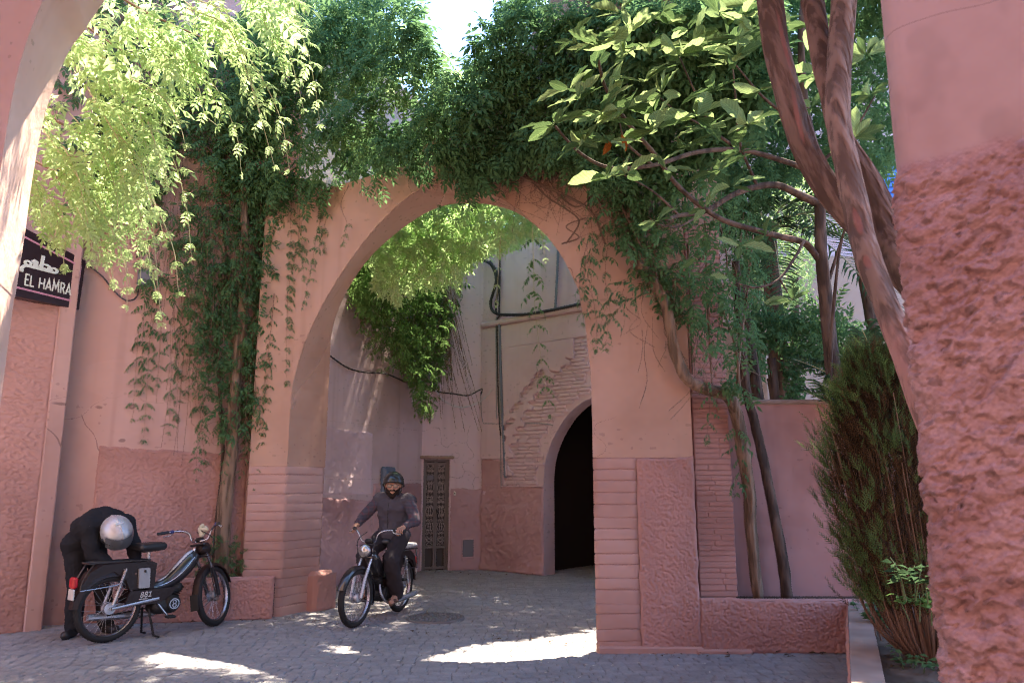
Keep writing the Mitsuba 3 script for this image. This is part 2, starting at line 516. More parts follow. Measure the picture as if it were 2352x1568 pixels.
# ------------------------------------------------------------------ the main archway
ARCH = np.array([(0, -0.02), (0, 2.35), (0.015, 2.6), (0.06, 2.83), (0.17, 3.14), (0.37, 3.52), (0.62, 3.86), (0.90, 4.17), (1.25, 4.48), (1.60, 4.71), (1.94, 4.83),
                 (2.28, 4.77), (2.62, 4.645), (2.97, 4.44), (3.26, 4.19), (3.53, 3.87), (3.73, 3.50), (3.83, 3.14), (3.87, 2.8), (W, 2.5), (W, -0.02)])
curve = smooth_path(ARCH[1:-1], 9)
curve = curve + (np.stack([meshkit.fbm(np.column_stack([curve * 5, curve[:, 0] * 0]), 3, 2), meshkit.fbm(np.column_stack([curve * 5, curve[:, 0] * 0 + 9]), 3, 3)], 1) - 0.5) * 0.03
arch = thing('archway', 'big pink plaster archway with grooved piers across the courtyard, dark foliage on top', 'archway')
top = [(W, 7.2), (3.2, 6.2), (2.6, 5.7), (2.1, 5.45), (1.6, 5.15), (0.9, 5.1), (0.36, 5.1), (0.0, 5.3)]
wall2d = Polygon(np.vstack([[(0, 2.4)], curve, [(W, 2.4)], top]))
BACK = np.array([(-0.03, 2.4), (-0.045, 2.7), (-0.04, 2.95), (-0.02, 3.2), (0.06, 3.6), (0.26, 3.98), (0.58, 4.33), (0.94, 4.57), (1.38, 4.77), (1.74, 4.84), (2.06, 4.81), (2.42, 4.72), (2.80, 4.53), (3.17, 4.17), (3.44, 3.72), (3.60, 3.25), (3.72, 2.8), (3.80, 2.5), (W, 2.36)])


def even(c, n):
    q = np.concatenate([[0], np.cumsum(np.linalg.norm(np.diff(c, axis=0), axis=1))])
    t = np.linspace(0, q[-1], n)
    return np.stack([np.interp(t, q, c[:, 0]), np.interp(t, q, c[:, 1])], 1)


fc, bc = even(np.vstack([[(0, 2.4)], curve, [(W, 2.4)]]), 90), even(smooth_path(BACK, 8), 90)
obj('wall', join(plate(Polygon(np.vstack([fc, top])), [*JL, 0], [*D, 0], [0, 0, 1], -0.012), plate(Polygon(np.vstack([bc, top])), [*(JL + N * 0.65), 0], [*D, 0], [0, 0, 1], 0.012)), 'plaster_arch', arch)
sf = M()
P3_ = lambda c, o: np.column_stack([JL[0] + D[0] * c[:, 0] + N[0] * o, JL[1] + D[1] * c[:, 0] + N[1] * o, c[:, 1]])
k_ = np.arange(89)
rows_ = [P3_(fc * (1 - t) + bc * t, 0.65 * t) for t in np.linspace(0, 1, 7)]
sv = np.vstack(rows_)
for i in range(6):
    sf.add(sv, np.stack([i * 90 + k_, i * 90 + k_ + 1, (i + 1) * 90 + k_ + 1, (i + 1) * 90 + k_], 1))
obj('soffit', sf, 'plaster_arch', arch, True)
tp_ = np.array(top)
tm_ = np.vstack([P3_(tp_, 0.0), P3_(tp_, 0.65)])
nt_ = len(tp_)
obj('wall_top', M().add(tm_, [[i, i + 1, nt_ + i + 1, nt_ + i] for i in range(nt_ - 1)]), 'plaster_arch', arch)
LB, RB = JL + N * 0.65, JR + N * 0.65
CZ = 1.70
gr = 0.009
pl = Polygon([(-3.10, 9.06), JL, LB, (-3.0, 9.95)])
pr = Polygon([JR, (1.70, 7.20), (1.72, 7.85), RB])
obj('pier', prism(pl, CZ, 5.3), 'plaster_arch', arch)
obj('pier_core', prism(pl.buffer(-gr, join_style=2), -0.1, CZ), 'dark_joint', arch)
obj('pier', prism(pr, 1.74, 7.2), 'plaster_arch', arch)
obj('pier_core', prism(pr.buffer(-gr, join_style=2), -0.1, 1.74), 'dark_joint', arch)


def ring_course(poly, z0, z1, r, wave=0.006):
    """a course of the grooved render: rounded top and bottom arris, wavy outline"""
    ring = LineString(list(poly.exterior.coords))
    n = int(ring.length / 0.05)
    pts = np.array([ring.interpolate(k / n, normalized=True).coords[0] for k in range(n)])
    cen = np.array(poly.centroid.coords[0])
    dirs = (pts - cen) / np.linalg.norm(pts - cen, axis=1, keepdims=True)
    nz = (meshkit.fbm(np.column_stack([pts * 6, np.full(n, z0 * 31)]), 3) - 0.5)
    bow = (meshkit.fbm(np.column_stack([pts * 3, np.full(n, z0 * 17)]), 2, 4) - 0.5) * 0.028
    v, f = [], []
    prof = [(-0.010, 0.0), (-0.003, 0.003), (0.0, 0.009), (0.001, 0.5), (0.0, -0.009), (-0.004, -0.003), (-0.010, 0.0)]
    for i, (o, h) in enumerate(prof):
        zz = z0 + h if i < 3 else ((z0 + z1) / 2 if i == 3 else z1 + h)
        p = pts + dirs * (o + nz[:, None] * wave * 2)
        v.append(np.column_stack([p, zz + bow]))
    v = np.vstack(v)
    for i in range(len(prof) - 1):
        for k in range(n):
            m = (k + 1) % n
            f.append([i * n + k, i * n + m, (i + 1) * n + m, (i + 1) * n + k])
    return M().add(v, f)


r_ = np.random.default_rng(5)
for poly, ztop, cnt in ((pl, CZ, 16), (pr, 1.74, 16)):
    poly = poly if poly is pl else Polygon([JR, (1.165, 7.205), (1.3, 7.7), RB])
    z = np.linspace(0, ztop, cnt + 1) + np.r_[0, r_.uniform(-0.012, 0.012, cnt - 1), 0]
    for k in range(cnt):
        g0, g1 = r_.uniform(0.0005, 0.003, 2)
        obj('brick_course', ring_course(poly, z[k] + (g0 if k else -0.05), z[k + 1] - g1, r_), 'grooved_pink', arch, smooth=40)
# pebble render on the right pier, an L with the planter front
Lx0, Lx1 = 1.165, 1.70
obj('pebble_render', render_panel((Lx0, 7.20), (Lx1, 7.195), 0.0, (1.72, 1.745), 0.012, 0.013, 0.006, 0.0105, 11), 'pebble_pink', arch, True)
obj('footing', join(cbox((0.95, 0.05, 0.07), 0.015, (1.24, 7.19, 0.03)), cbox((0.5, 0.05, 0.05), 0.015, (1.9, 7.17, 0.02))), 'grooved_pink', arch)
gb = JL + N * 0.62
obj('wheel_guard', cbox((0.20, 0.36, 0.52), 0.05, (*(gb + D * 0.03), 0.2), np.array([[D[0], N[0], 0], [D[1], N[1], 0], [0, 0, 1]])), 'pebble_pink', arch)
e0, e1 = gb + D * 0.135 - N * 0.17, gb + D * 0.135 + N * 0.17
obj('wheel_guard_render', render_panel(e0, e1, 0.0, 0.44, 0.004, 0.016, 0.012, 0.03, 14), 'pebble_pink', arch, True)

# ------------------------------------------------------------------ planter, left
lp = thing('planter', 'low pebble-dashed planter wall behind the parked moped, left of the archway', 'planter')
A0, A1 = np.array([-4.45, 8.55]), np.array([-2.70, 8.95])
dl = (A1 - A0) / np.linalg.norm(A1 - A0)
nl = np.array([-dl[1], dl[0]])
obj('wall', prism([A0, A1, A1 + nl * 0.12, A0 + nl * 0.14], -0.1, 0.46), 'pebble_pink', lp)
obj('pebble_render', render_panel(A0, A1, 0.0, (0.45, 0.455), 0.012, 0.014, 0.0065, 0.0115, 21), 'pebble_pink', lp, True)
obj('soil', prism([A0 + nl * 0.14, A1 + nl * 0.12, (-2.72, 9.06), (-3.1, 9.06), (-4.5, 8.9)], -0.1, 0.38), 'soil', lp)

# ------------------------------------------------------------------ recess wall and the side wall with the sign
RW0, RW1 = np.array([-4.93, 8.56]), np.array([-3.06, 9.28])
rec = thing('recess_wall', 'tall pink wall with rough lower band behind the parked moped', 'wall')
dr_ = (RW1 - RW0) / np.linalg.norm(RW1 - RW0)
nr_ = np.array([-dr_[1], dr_[0]])
obj('plaster', prism([RW0 - dr_ * 0.4, RW1 + dr_ * 0.3, RW1 + dr_ * 0.3 + nr_ * 0.4, RW0 + nr_ * 0.4 - dr_ * 0.4], -0.1, 8.2), 'plaster_pink', rec)
h0, h1 = hit(228, 1023, RW0, RW1), hit(570, 1045, RW0, RW1)
obj('pebble_render', render_panel(h0, h1, 0.0, (h0[2], h1[2]), 0.01, 0.011, 0.0075, 0.012, 31, stretch=1.0), 'pebble_pink', rec, True)
side = thing('side_wall', 'pink house wall at the far left with pebble-dash and a smooth corner strip', 'wall')
S0, S1 = np.array([-5.186, 7.71]), np.array([-4.878, 8.365])
us = (S1 - S0) / np.linalg.norm(S1 - S0)
ms = np.array([us[1], -us[0]])                      # faces the courtyard
B1 = np.array([-4.905, 8.30])
B0 = B1 - np.array([0.73, 0.684]) * 4.0
ub = (B1 - B0) / np.linalg.norm(B1 - B0)
nb = np.array([-ub[1], ub[0]])
obj('plaster', prism([B0, B1 - ub * 0.02, B1 + nb * 0.5 - ub * 0.02, B0 + nb * 0.5], -0.1, 7.6), 'plaster_pink', side)
obj('pebble_render', render_panel(B1 - ub * 1.7, B1 - ub * 0.16, 0.0, 3.75, 0.006, 0.011, 0.008, 0.012, 41, stretch=1.5, tilt=0.5), 'pebble_pink', side, True)
obj('corner_strip', cbox((0.17, 0.22, 7.6), 0.012, (*(B1 - ub * 0.075 + nb * 0.085), 3.78), np.array([[ub[0], nb[0], 0], [ub[1], nb[1], 0], [0, 0, 1]])), 'plaster_pink', side)

# ------------------------------------------------------------------ planter, garden wall and brick pilaster, right
rp = thing('planter', 'long pebble-dashed planter in the right foreground with a kerb running towards the viewer', 'planter')
C0 = np.array([3.045, 7.19])
uc = np.array([-0.395, -0.92])
uc /= np.linalg.norm(uc)
C1 = C0 + uc * 5.9
nc = np.array([-uc[1], uc[0]])                      # into the bed
obj('wall', prism([(1.70, 7.205), C0 + (0, 0.01), C0 + nc * 0.0 + (0.25, 0.14), (1.70, 7.34)], -0.1, 0.455), 'pebble_pink', rp)
obj('pebble_render', render_panel((1.70, 7.20), C0, 0.0, (0.475, 0.455), 0.012, 0.014, 0.006, 0.0105, 51), 'pebble_pink', rp, True)
obj('kerb', prism([C0, C0 + nc * 0.17, C1 + nc * 0.17, C1], -0.1, 0.45), 'concrete', rp)
obj('kerb_render', render_panel(C0, C1, 0.0, 0.44, 0.01, 0.014, 0.0125, 0.027, 52), 'pebble_pink', rp, True)
bed = M()
bed.mesh(prism([C0 + nc * 0.168, (3.26, 7.33), (1.70, 7.33), (1.7, 7.9), (7.0, 7.9), (7.0, 1.0), C1 + nc * 0.17], 0.0, 0.41))
obj('garden_bed', bed, 'soil')
labels['garden_bed'] = {'kind': 'structure', 'label': 'dark soil of the raised garden bed on the right'}

bp = thing('brick_pilaster', 'recessed pilaster of thin pink painted bricks right of the archway pier', 'pilaster')
bx0, bx1, by = 1.765, 2.12, 7.42
obj('core', prism([(bx0 + 0.006, by + 0.009), (bx1 - 0.02, by + 0.009), (bx1 - 0.02, by + 0.4), (bx0 + 0.006, by + 0.4)], 0.3, 5.2), 'dark_joint', bp)
z, k = 0.455, 0
rb = np.random.default_rng(9)
while z < 4.1:
    h = rb.uniform(0.044, 0.056)
    cut = [bx0, bx1] if rb.random() < 0.35 else [bx0, bx0 + rb.uniform(0.3, 0.7) * (bx1 - bx0), bx1]
    for a, b in zip(cut[:-1], cut[1:]):
        e = rb.uniform(-0.004, 0.004)
        m = cbox((b - a - 0.006 + (rb.uniform(-0.012, 0.012) if b == bx1 else 0), 0.10, h - rb.uniform(0.003, 0.006)), 0.006, ((a + b) / 2, by + 0.05 + e, z + h / 2))
        obj('brick', m, 'brick_paint', bp)
    z += h
obj('upper_plaster', prism([(bx0, by), (bx1, by), (bx1, by + 0.4), (bx0, by + 0.4)], z, 6.6), 'plaster_arch', bp)

gw = thing('garden_wall', 'low smooth pink garden wall closing the planter, right of the brick pilaster', 'wall')
gwp = [(2.04, 7.80), (3.95, 7.80), (3.95, 8.0), (2.04, 8.0)]
obj('plaster', prism(gwp, 0.0, 2.30), 'plaster_shaded', gw)
obj('coping', cbox((1.9, 0.26, 0.05), 0.015, (3.0, 7.90, 2.325)), 'concrete', gw)
obj('stub', cbox((0.40, 0.40, 2.25), 0.01, (2.30 - 0.04, 8.05, 1.1)), 'plaster_shaded', gw)

# ------------------------------------------------------------------ the alley behind
QA, QB, QC, QD = np.array([-2.747, 11.442]), np.array([-1.605, 13.63]), np.array([-0.547, 13.915]), np.array([0.532, 13.02])
u1 = (QB - QA) / np.linalg.norm(QB - QA)
n1 = np.array([-u1[1], u1[0]])
al = thing('alley_house', 'tall mauve house on the left of the alley, patchy plaster over a rough base', 'house')
Q0 = QA - u1 * 2.0
obj('wall', prism([Q0, QB, QB + n1 * 0.5, Q0 + n1 * 0.5], -0.1, 8.4), 'plaster_mauve', al)
obj('cornice', prism([Q0 - n1 * 0.06, QB - n1 * 0.06, QB + n1 * 0.45, Q0 + n1 * 0.45], 8.4, 8.6), 'plaster_mauve', al)
d0, d1 = hit(742, 1140, QA, QB), hit(855, 1215, QA, QB)
obj('pebble_render', render_panel(QA - u1 * 0.6, QA + u1 * 1.08, 0.0, (1.33, 1.22), 0.012, 0.02, 0.017, 0.042, 61), 'pebble_mauve', al, True)
obj('pebble_render', render_panel(QA + u1 * 1.10, QB, 0.0, (1.50, 1.50), 0.012, 0.014, 0.019, 0.036, 62), 'pebble_mauve', al, True)
obj('pale_render', render_panel(QA - u1 * 0.5, QA + u1 * 1.05, 1.335, (2.35, 2.30), 0.004, 0.008, 0.017, 0.036, 63), 'plaster_lilac', al, True)

u2 = (QC - QB) / np.linalg.norm(QC - QB)
n2 = np.array([-u2[1], u2[0]])
dw = thing('door_wall', 'narrow pale mauve wall holding the iron door at the end of the alley', 'wall')
X0, X1 = hit(968, 1300, QB, QC)[:2], hit(1030, 1300, QB, QC)[:2]
sd = lambda p: float((np.asarray(p)[:2] - QB) @ u2)
da, db = max(0.03, sd(X0)), sd(X1)
dh = 1.93
Lw = float(np.linalg.norm(QC - QB))
hole = Polygon([(0, -0.1), (da, -0.1), (da, dh), (db, dh), (db, -0.1), (Lw, -0.1), (Lw, 6.7), (0, 6.7)])
obj('plaster', plate(hole, [*QB, 0], [*u2, 0], [0, 0, 1], -0.4), 'plaster_lilac', dw)
obj('pebble_render', render_panel(QB + u2 * (db + 0.02), QC, 0.0, (1.42, 1.40), 0.01, 0.012, 0.014, 0.034, 64), 'pebble_mauve', dw, True)
obj('lintel', cbox((db - da + 0.14, 0.10, 0.05), 0.01, (*(QB + u2 * ((da + db) / 2) - n2 * 0.02), dh + 0.03), np.array([[u2[0], n2[0], 0], [u2[1], n2[1], 0], [0, 0, 1]])), 'concrete', dw)

u3 = (QD - QC) / np.linalg.norm(QD - QC)
n3 = np.array([-u3[1], u3[0]])
rh = thing('alley_house', 'lilac house with flaking plaster and a dark arched passage at the end of the alley', 'house')
LQ = float(np.linalg.norm(QD - QC))
L3 = LQ + 3.6
pa = [(LQ, -0.1), (LQ, 1.55), (LQ + 0.04, 1.85), (LQ + 0.14, 2.12), (LQ + 0.30, 2.38), (LQ + 0.55, 2.65), (LQ + 0.9, 2.85), (LQ + 1.25, 2.85), (LQ + 1.6, 2.6), (LQ + 1.8, 2.3), (LQ + 1.9, 1.9), (LQ + 1.9, -0.1)]
RH = 6.1
face = Polygon([(0, -0.1)] + [tuple(p) for p in smooth_path(pa[1:-1], 4)] + [(LQ + 1.9, -0.1), (L3, -0.1), (L3, RH), (0, RH)][0:])
face = Polygon([(0, -0.1), (L3, -0.1), (L3, RH), (0, RH)]).difference(Polygon([(LQ, -0.2)] + [tuple(p) for p in smooth_path(pa[1:-1], 4)] + [(LQ + 1.9, -0.2)]))
obj('wall', plate(face, [*QC, 0], [*u3, 0], [0, 0, 1], -0.30), 'plaster_lilac', rh, smooth=20)


def on3(s, z, o=0.0):
    return np.array([*(QC + u3 * s - n3 * o), z])


R3 = np.array([[u3[0], n3[0], 0], [u3[1], n3[1], 0], [0, 0, 1]])
obj('ledge', cbox((L3, 0.12, 0.09), 0.02, on3(L3 / 2, 4.40, 0.03), R3), 'plaster_lilac', rh)
obj('panel_band', cbox((L3 - 0.55, 0.06, 0.42), 0.008, on3(L3 / 2 + 0.275, 4.12, 0.012), R3), 'plaster_lilac', rh)
obj('panel_stile', cbox((0.56, 0.06, 2.4), 0.008, on3(0.28, 3.13, 0.012), R3), 'plaster_lilac', rh)
obj('pebble_render', render_panel(QC, QD, 0.0, (1.50, 1.44), 0.02, 0.018, 0.014, 0.04, 65, wob=0.02), 'pebble_mauve', rh, True)
obj('pebble_render', render_panel(QC, QC + u3 * 0.45, 1.46, (1.95, 1.9), 0.012, 0.012, 0.014, 0.04, 66), 'pebble_mauve', rh, True)
obj('plinth_edge', cbox((0.9, 0.05, 0.02), 0.006, on3(LQ - 0.45, 1.455, 0.02), R3), 'plaster_lilac', rh)
# flaking carved border round the passage: thin scalloped plaster left standing
flake = []
ebr = M()
rbk = np.random.default_rng(31)
zb_ = 1.48
while zb_ < 3.88:
    hb_ = rbk.uniform(0.055, 0.075)
    sb_ = 0.57 + rbk.uniform(0, 0.1)
    while sb_ < LQ + 0.85:
        wb_ = rbk.uniform(0.18, 0.27)
        inside = sb_ + wb_ < LQ or zb_ > float(np.interp(sb_ + wb_ - LQ, [0, 0.14, 0.30, 0.55, 0.9], [1.6, 2.16, 2.42, 2.70, 2.9]))
        if inside:
            ebr.mesh(cbox((wb_ - 0.006, 0.05, hb_ - 0.010), 0.008, on3(sb_ + wb_ / 2, zb_ + hb_ / 2 + rbk.uniform(-0.004, 0.004), 0.006 + rbk.uniform(-0.006, 0.010)), R3))
        sb_ += wb_
    zb_ += hb_
obj('exposed_bricks', ebr, 'plaster_lilac', rh, kind='stuff')
for (sx, sz, w, h) in [(0.52, 1.62, 0.20, 0.13), (0.62, 1.95, 0.20, 0.14), (0.66, 2.22, 0.22, 0.15), (0.84, 2.52, 0.22, 0.16), (1.02, 2.80, 0.24, 0.16), (1.25, 3.08, 0.24, 0.17), (1.5, 3.3, 0.26, 0.18)]:
    blob = unary_union([Point(sx, sz).buffer(h * 0.42), Point(sx - w * 0.4, sz - h * 0.42).buffer(h * 0.28), Point(sx + w * 0.38, sz + h * 0.30).buffer(h * 0.33),
                        Polygon([(sx - w * 0.45, sz - h * 0.5), (sx + 0.3 * w, sz - h * 0.1), (sx + w * 0.8, sz + h * 0.4), (sx + w * 0.4, sz + h * 0.5), (sx, sz + h * 0.3)])]).buffer(0.006)
    flake.append(blob)
stair = [(0.60, 1.47)]
for (sx, sz) in [(0.70, 1.62), (0.74, 1.92), (0.80, 2.18), (0.97, 2.46), (1.14, 2.74), (1.36, 3.02), (1.62, 3.26), (1.95, 3.45)]:
    stair += [(sx - 0.10, sz - 0.10), (sx - 0.13, sz - 0.02), (sx - 0.02, sz + 0.03), (sx + 0.06, sz + 0.01), (sx + 0.08, sz + 0.07), (sx + 0.0, sz + 0.11), (sx - 0.03, sz + 0.16)]
intact = Polygon([(0.57, 1.47)] + stair + [(2.1, 3.55), (2.1, 3.9), (0.57, 3.9)]).buffer(0.012).buffer(-0.012).buffer(0).difference(unary_union([affinity.translate(q, -0.16, 0.02) for q in flake]))
obj('old_plaster', plate(intact, on3(0, 0, 0.070), [*u3, 0], [0, 0, 1], -0.073), 'plaster_lilac', rh)
# the passage behind the arch
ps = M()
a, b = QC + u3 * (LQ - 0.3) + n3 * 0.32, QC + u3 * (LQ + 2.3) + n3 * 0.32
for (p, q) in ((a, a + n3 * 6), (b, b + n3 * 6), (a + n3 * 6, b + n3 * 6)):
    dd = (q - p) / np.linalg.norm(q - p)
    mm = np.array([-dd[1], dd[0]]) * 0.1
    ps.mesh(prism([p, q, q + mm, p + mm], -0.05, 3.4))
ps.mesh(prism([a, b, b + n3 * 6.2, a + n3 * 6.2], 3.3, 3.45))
plain('passage_shade', (0.035, 0.03, 0.03), 0.95, spec=0.1)  # near-black colour carries the darkness of the unlit passage
obj('passage', ps, 'passage_shade', rh)

# ------------------------------------------------------------------ the near archway that frames the view
na = thing('near_archway', 'pink archway framing the view, sunlit jamb at left, rough pier at right', 'archway')
EA = np.array([-3.235, 4.80])
da_ = np.array([0.975, -0.22]) / np.linalg.norm([0.975, -0.22])
nn = np.array([-da_[1], da_[0]])
prof = [(-0.012, -0.1), (-0.01, 2.4), (0, 2.72), (0.014, 3.1), (0.02, 3.5), (0.045, 3.88), (0.105, 4.17), (0.195, 4.42), (0.30, 4.557), (0.39, 4.70), (0.8, 5.25), (1.4, 5.75), (2.2, 6.0)]
pc = smooth_path(prof, 5)
spn = 4.65
poly = Polygon(list(map(tuple, pc)) + [(3.4, 6.05), (spn + 0.6, 5.9), (spn + 0.6, 7.2), (-3.0, 7.2), (-3.0, -0.1)]).buffer(0)
nw = plate(poly, [*EA, 0], [*da_, 0], [0, 0, 1], 0.6)
dep = -((np.array(nw.vertices)[:, :2] - EA) @ nn)
nv = np.array(nw.vertices)
nv[:, :2] += da_ * (0.68 * dep)[:, None]
obj('wall', trimesh.Trimesh(nv, nw.faces, process=False), 'plaster_sunlit', na, smooth=25)
# right pier: rounded block with thick thrown render below
P0 = np.array([1.043, 1.945])
up_ = np.array([0.82, -0.57]) / np.linalg.norm([0.82, -0.57])
np_ = np.array([0.57, 0.82]) / np.linalg.norm([0.57, 0.82])


def near_pier(z0, z1, res, amp, seed, out, curve_top):
    """the pier's face and its rounded corner as one displaced sheet: u along the corner and the face"""
    R = 0.05
    lenA, lenB = 0.55, 1.1
    nu, nz = int((lenA + lenB) / res), int((z1 - z0) / res)
    u, z = np.meshgrid(np.linspace(-lenA, lenB, nu), np.linspace(z0, z1, nz))
    arc = R * math.pi / 2
    th = np.clip((u + arc / 2) / arc, 0, 1) * math.pi / 2
    uu = np.maximum(u - arc / 2, 0)
    vv = np.maximum(-arc / 2 - u, 0)
    x = R - R * np.cos(th) + 0 * u
    # corner centre is R in from both faces
    px = P0[0] + up_[0] * (R * (1 - np.cos(math.pi / 2 - th)) * 0) + 0
    cx = P0 + up_ * R + np_ * R
    nx = -up_[0] * np.cos(th) - np_[0] * np.sin(th)
    ny = -up_[1] * np.cos(th) - np_[1] * np.sin(th)
    X = cx[0] + nx * R + up_[0] * uu + np_[0] * vv
    Y = cx[1] + ny * R + up_[1] * uu + np_[1] * vv
    h = out + 0 * u
    if amp:
        P3 = np.stack([u, z, u * 0], -1)
        mask = smooth01((meshkit.fbm(P3 * 6, 3, seed) - 0.33) / 0.35)
        big = meshkit.fbm(P3 * 12 + 3, 3, seed + 21)
        h = 0.002 + amp * (lumps(u, z, 0.0135, seed, 1.2) * (0.75 + 0.5 * mask) + 0.3 * lumps(u, z, 0.010, seed + 9) - 0.55 * smooth01((0.38 - big) / 0.12)) + (big - 0.5) * 0.012
        edge = meshkit.fbm(np.stack([u * 14, u * 0, u * 0], -1), 3, seed + 7)
        fade = np.clip((curve_top - z + (edge - 0.5) * 0.10) / 0.06, 0, 1)
        h = h * fade + (meshkit.fbm(P3 * 3, 4, 72) - 0.5) * 0.006
    else:
        P3 = np.stack([u, z, u * 0], -1)
        h = h + (meshkit.fbm(P3 * 3, 4, seed) - 0.5) * 0.006
    v = np.stack([X + nx * h, Y + ny * h, z], -1).reshape(-1, 3)
    i, j = np.meshgrid(np.arange(nz - 1), np.arange(nu - 1), indexing='ij')
    f = np.stack([i * nu + j, i * nu + j + 1, (i + 1) * nu + j + 1, (i + 1) * nu + j], -1).reshape(-1, 4)
    return trimesh.Trimesh(v, np.vstack([f[:, [0, 1, 2]], f[:, [0, 2, 3]]]), process=False)


obj('pebble_render', near_pier(0.0, 2.56, 0.0040, 0.0165, 71, 0.0, 2.35), 'pebble_near', na, True)
obj('pier', near_pier(2.555, 7.0, 0.02, 0.0, 72, 0.0, 0), 'pebble_near', na, True)
inner = Polygon([P0 + up_ * 0.03 + np_ * 0.03, P0 + up_ * 1.2 + np_ * 0.03, P0 + up_ * 1.2 + np_ * 0.55, P0 + up_ * 0.03 + np_ * 0.55])
obj('pier_core', prism(inner, -0.1, 7.0), 'plaster_pink', na)

# ================================================================== plants
def leaflet(L, w, bend=0.25, fold=0.25):
    """a pointed leaflet along +x: five points, four triangles"""
    v = np.array([[0, 0, 0], [0.42 * L, w / 2, fold * w * 0.5 - bend * 0.12 * L], [0.42 * L, -w / 2, fold * w * 0.5 - bend * 0.12 * L], [0.5 * L, 0, -bend * 0.15 * L], [L, 0, -bend * L]])
    return v, np.array([[0, 3, 1], [0, 2, 3], [1, 3, 4], [3, 2, 4]])


def pinnate(pairs, seed, droop=0.55, ang=62, ll=0.34, lw=0.15, fine=True):
    """a pinnate leaf of unit length along +x, drooping, normal +z"""
    r = np.random.default_rng(seed)
    m = M()
    t = np.linspace(0, 0.80, 7)
    th = droop * t / 0.8
    dx = np.concatenate([[0], np.cumsum(np.cos(th[1:]) * np.diff(t))])
    dz = -np.concatenate([[0], np.cumsum(np.sin(th[1:]) * np.diff(t))])
    for k in range(6):
        w = 0.008
        m.add([[dx[k], -w, dz[k]], [dx[k], w, dz[k]], [dx[k + 1], w, dz[k + 1]], [dx[k + 1], -w, dz[k + 1]]], [[0, 1, 2, 3]])
    for k in range(pairs + 1):
        q = 0.20 + 0.80 * k / pairs if k < pairs else 1.0
        x, z = np.interp(q * 0.8, t, dx), np.interp(q * 0.8, t, dz)
        tilt = np.interp(q * 0.8, t, th)
        for s in ((1, -1) if k < pairs else (0,)):
            a = math.radians(s * (ang - 14 * k / pairs + r.uniform(-9, 9)))
            L = ll * (0.85 + 0.25 * math.sin(math.pi * min(q, 0.9))) * r.uniform(0.85, 1.12) * (1.2 if s == 0 else 1)
            v, f = leaflet(L, lw * r.uniform(0.85, 1.15), r.uniform(0.15, 0.5))
            ca, sa = math.cos(a), math.sin(a)
            v = v @ np.array([[ca, sa, 0], [-sa, ca, 0], [0, 0, 1]])
            rolling = s * r.uniform(-0.1, 0.45)
            v[:, 2] -= np.abs(v[:, 1]) * rolling * s
            ct, st = math.cos(tilt), math.sin(tilt)
            v = v @ np.array([[ct, 0, -st], [0, 1, 0], [st, 0, ct]])
            m.add(v + [x, 0, z], f)
    mm = m.tri()
    return np.array(mm.vertices), np.array(mm.faces)


PINNATE = [pinnate(p, s, dr0, a, l, w) for s, (p, dr0, a, l, w) in enumerate([(3, 0.5, 62, .34, .15), (4, 0.9, 65, .30, .13), (4, 0.6, 58, .30, .14), (3, 0.9, 66, .36, .16), (4, 1.2, 62, .29, .13), (3, 0.2, 60, .33, .16)])]
BIGLEAF = [pinnate(p, s + 50, dr0, a, l, w) for s, (p, dr0, a, l, w) in enumerate([(3, 0.5, 60, .36, .17), (3, 0.9, 65, .38, .18), (4, 0.7, 60, .32, .15)])]


GAPS = [Polygon([ground(x, y)[:2] for x, y in q]) for q in (
    [(960, 1514), (1070, 1484), (1370, 1449), (1500, 1436), (1560, 1500), (1370, 1545), (1240, 1560), (1000, 1545)],
    [(300, 1522), (380, 1484), (470, 1466), (570, 1474), (690, 1510), (630, 1538), (420, 1542)])]
GAP_EDGE = [g_.buffer(q) for g_, q in zip(GAPS, (0.16, 0.55))]


def in_gap(p):
    """leaves that are missing from the roof of foliage, where the sun comes through to the paving"""
    import shapely
    g_ = p[:, :2] - SUN[:2] / SUN[2] * p[:, 2:]
    out = np.zeros(len(p), bool)
    k = meshkit.fbm(np.column_stack([p[:, :2] * 2.6, p[:, 2:]]), 3, 77)
    for a, b in zip(GAPS, GAP_EDGE):
        out |= shapely.contains_xy(a, g_[:, 0], g_[:, 1]) | (shapely.contains_xy(b, g_[:, 0], g_[:, 1]) & (k > 0.55))
    return out & (p[:, 2] > 4.55)


class Leaves:
    def __init__(self, templates=PINNATE):
        self.t, self.p, self.d, self.u, self.s = templates, [], [], [], []

    def add(self, p, d, u, s):
        p = np.atleast_2d(p)
        n = len(p)
        self.p.append(p)
        self.d.append(np.broadcast_to(d, (n, 3)))
        self.u.append(np.broadcast_to(u, (n, 3)))
        self.s.append(np.broadcast_to(s, (n,)))

    def count(self):
        return sum(len(x) for x in self.p)

    def tri(self):
        p, d, u, s = (np.concatenate(x) for x in (self.p, self.d, self.u, self.s))
        k = ~in_gap(p)
        p, d, u, s = p[k], d[k], u[k], s[k]
        x = d / (np.linalg.norm(d, axis=1, keepdims=True) + 1e-9)
        y = np.cross(u, x)
        y /= np.linalg.norm(y, axis=1, keepdims=True) + 1e-9
        z = np.cross(x, y)
        m = M()
        which = (np.arange(len(p)) * 7919 + 13) % len(self.t)
        for k, (v, f) in enumerate(self.t):
            i = np.nonzero(which == k)[0]
            if len(i) == 0:
                continue
            w = s[i, None, None] * (v[None, :, :1] * x[i, None] + v[None, :, 1:2] * y[i, None] + v[None, :, 2:] * z[i, None]) + p[i, None]
            m.add(w.reshape(-1, 3), (f[None] + (np.arange(len(i)) * len(v))[:, None, None]).reshape(-1, 3))
        return m.tri()


rv = np.random.default_rng(21)


def unit(a):
    a = np.asarray(a, float)
    return a / (np.linalg.norm(a, axis=-1, keepdims=True) + 1e-12)


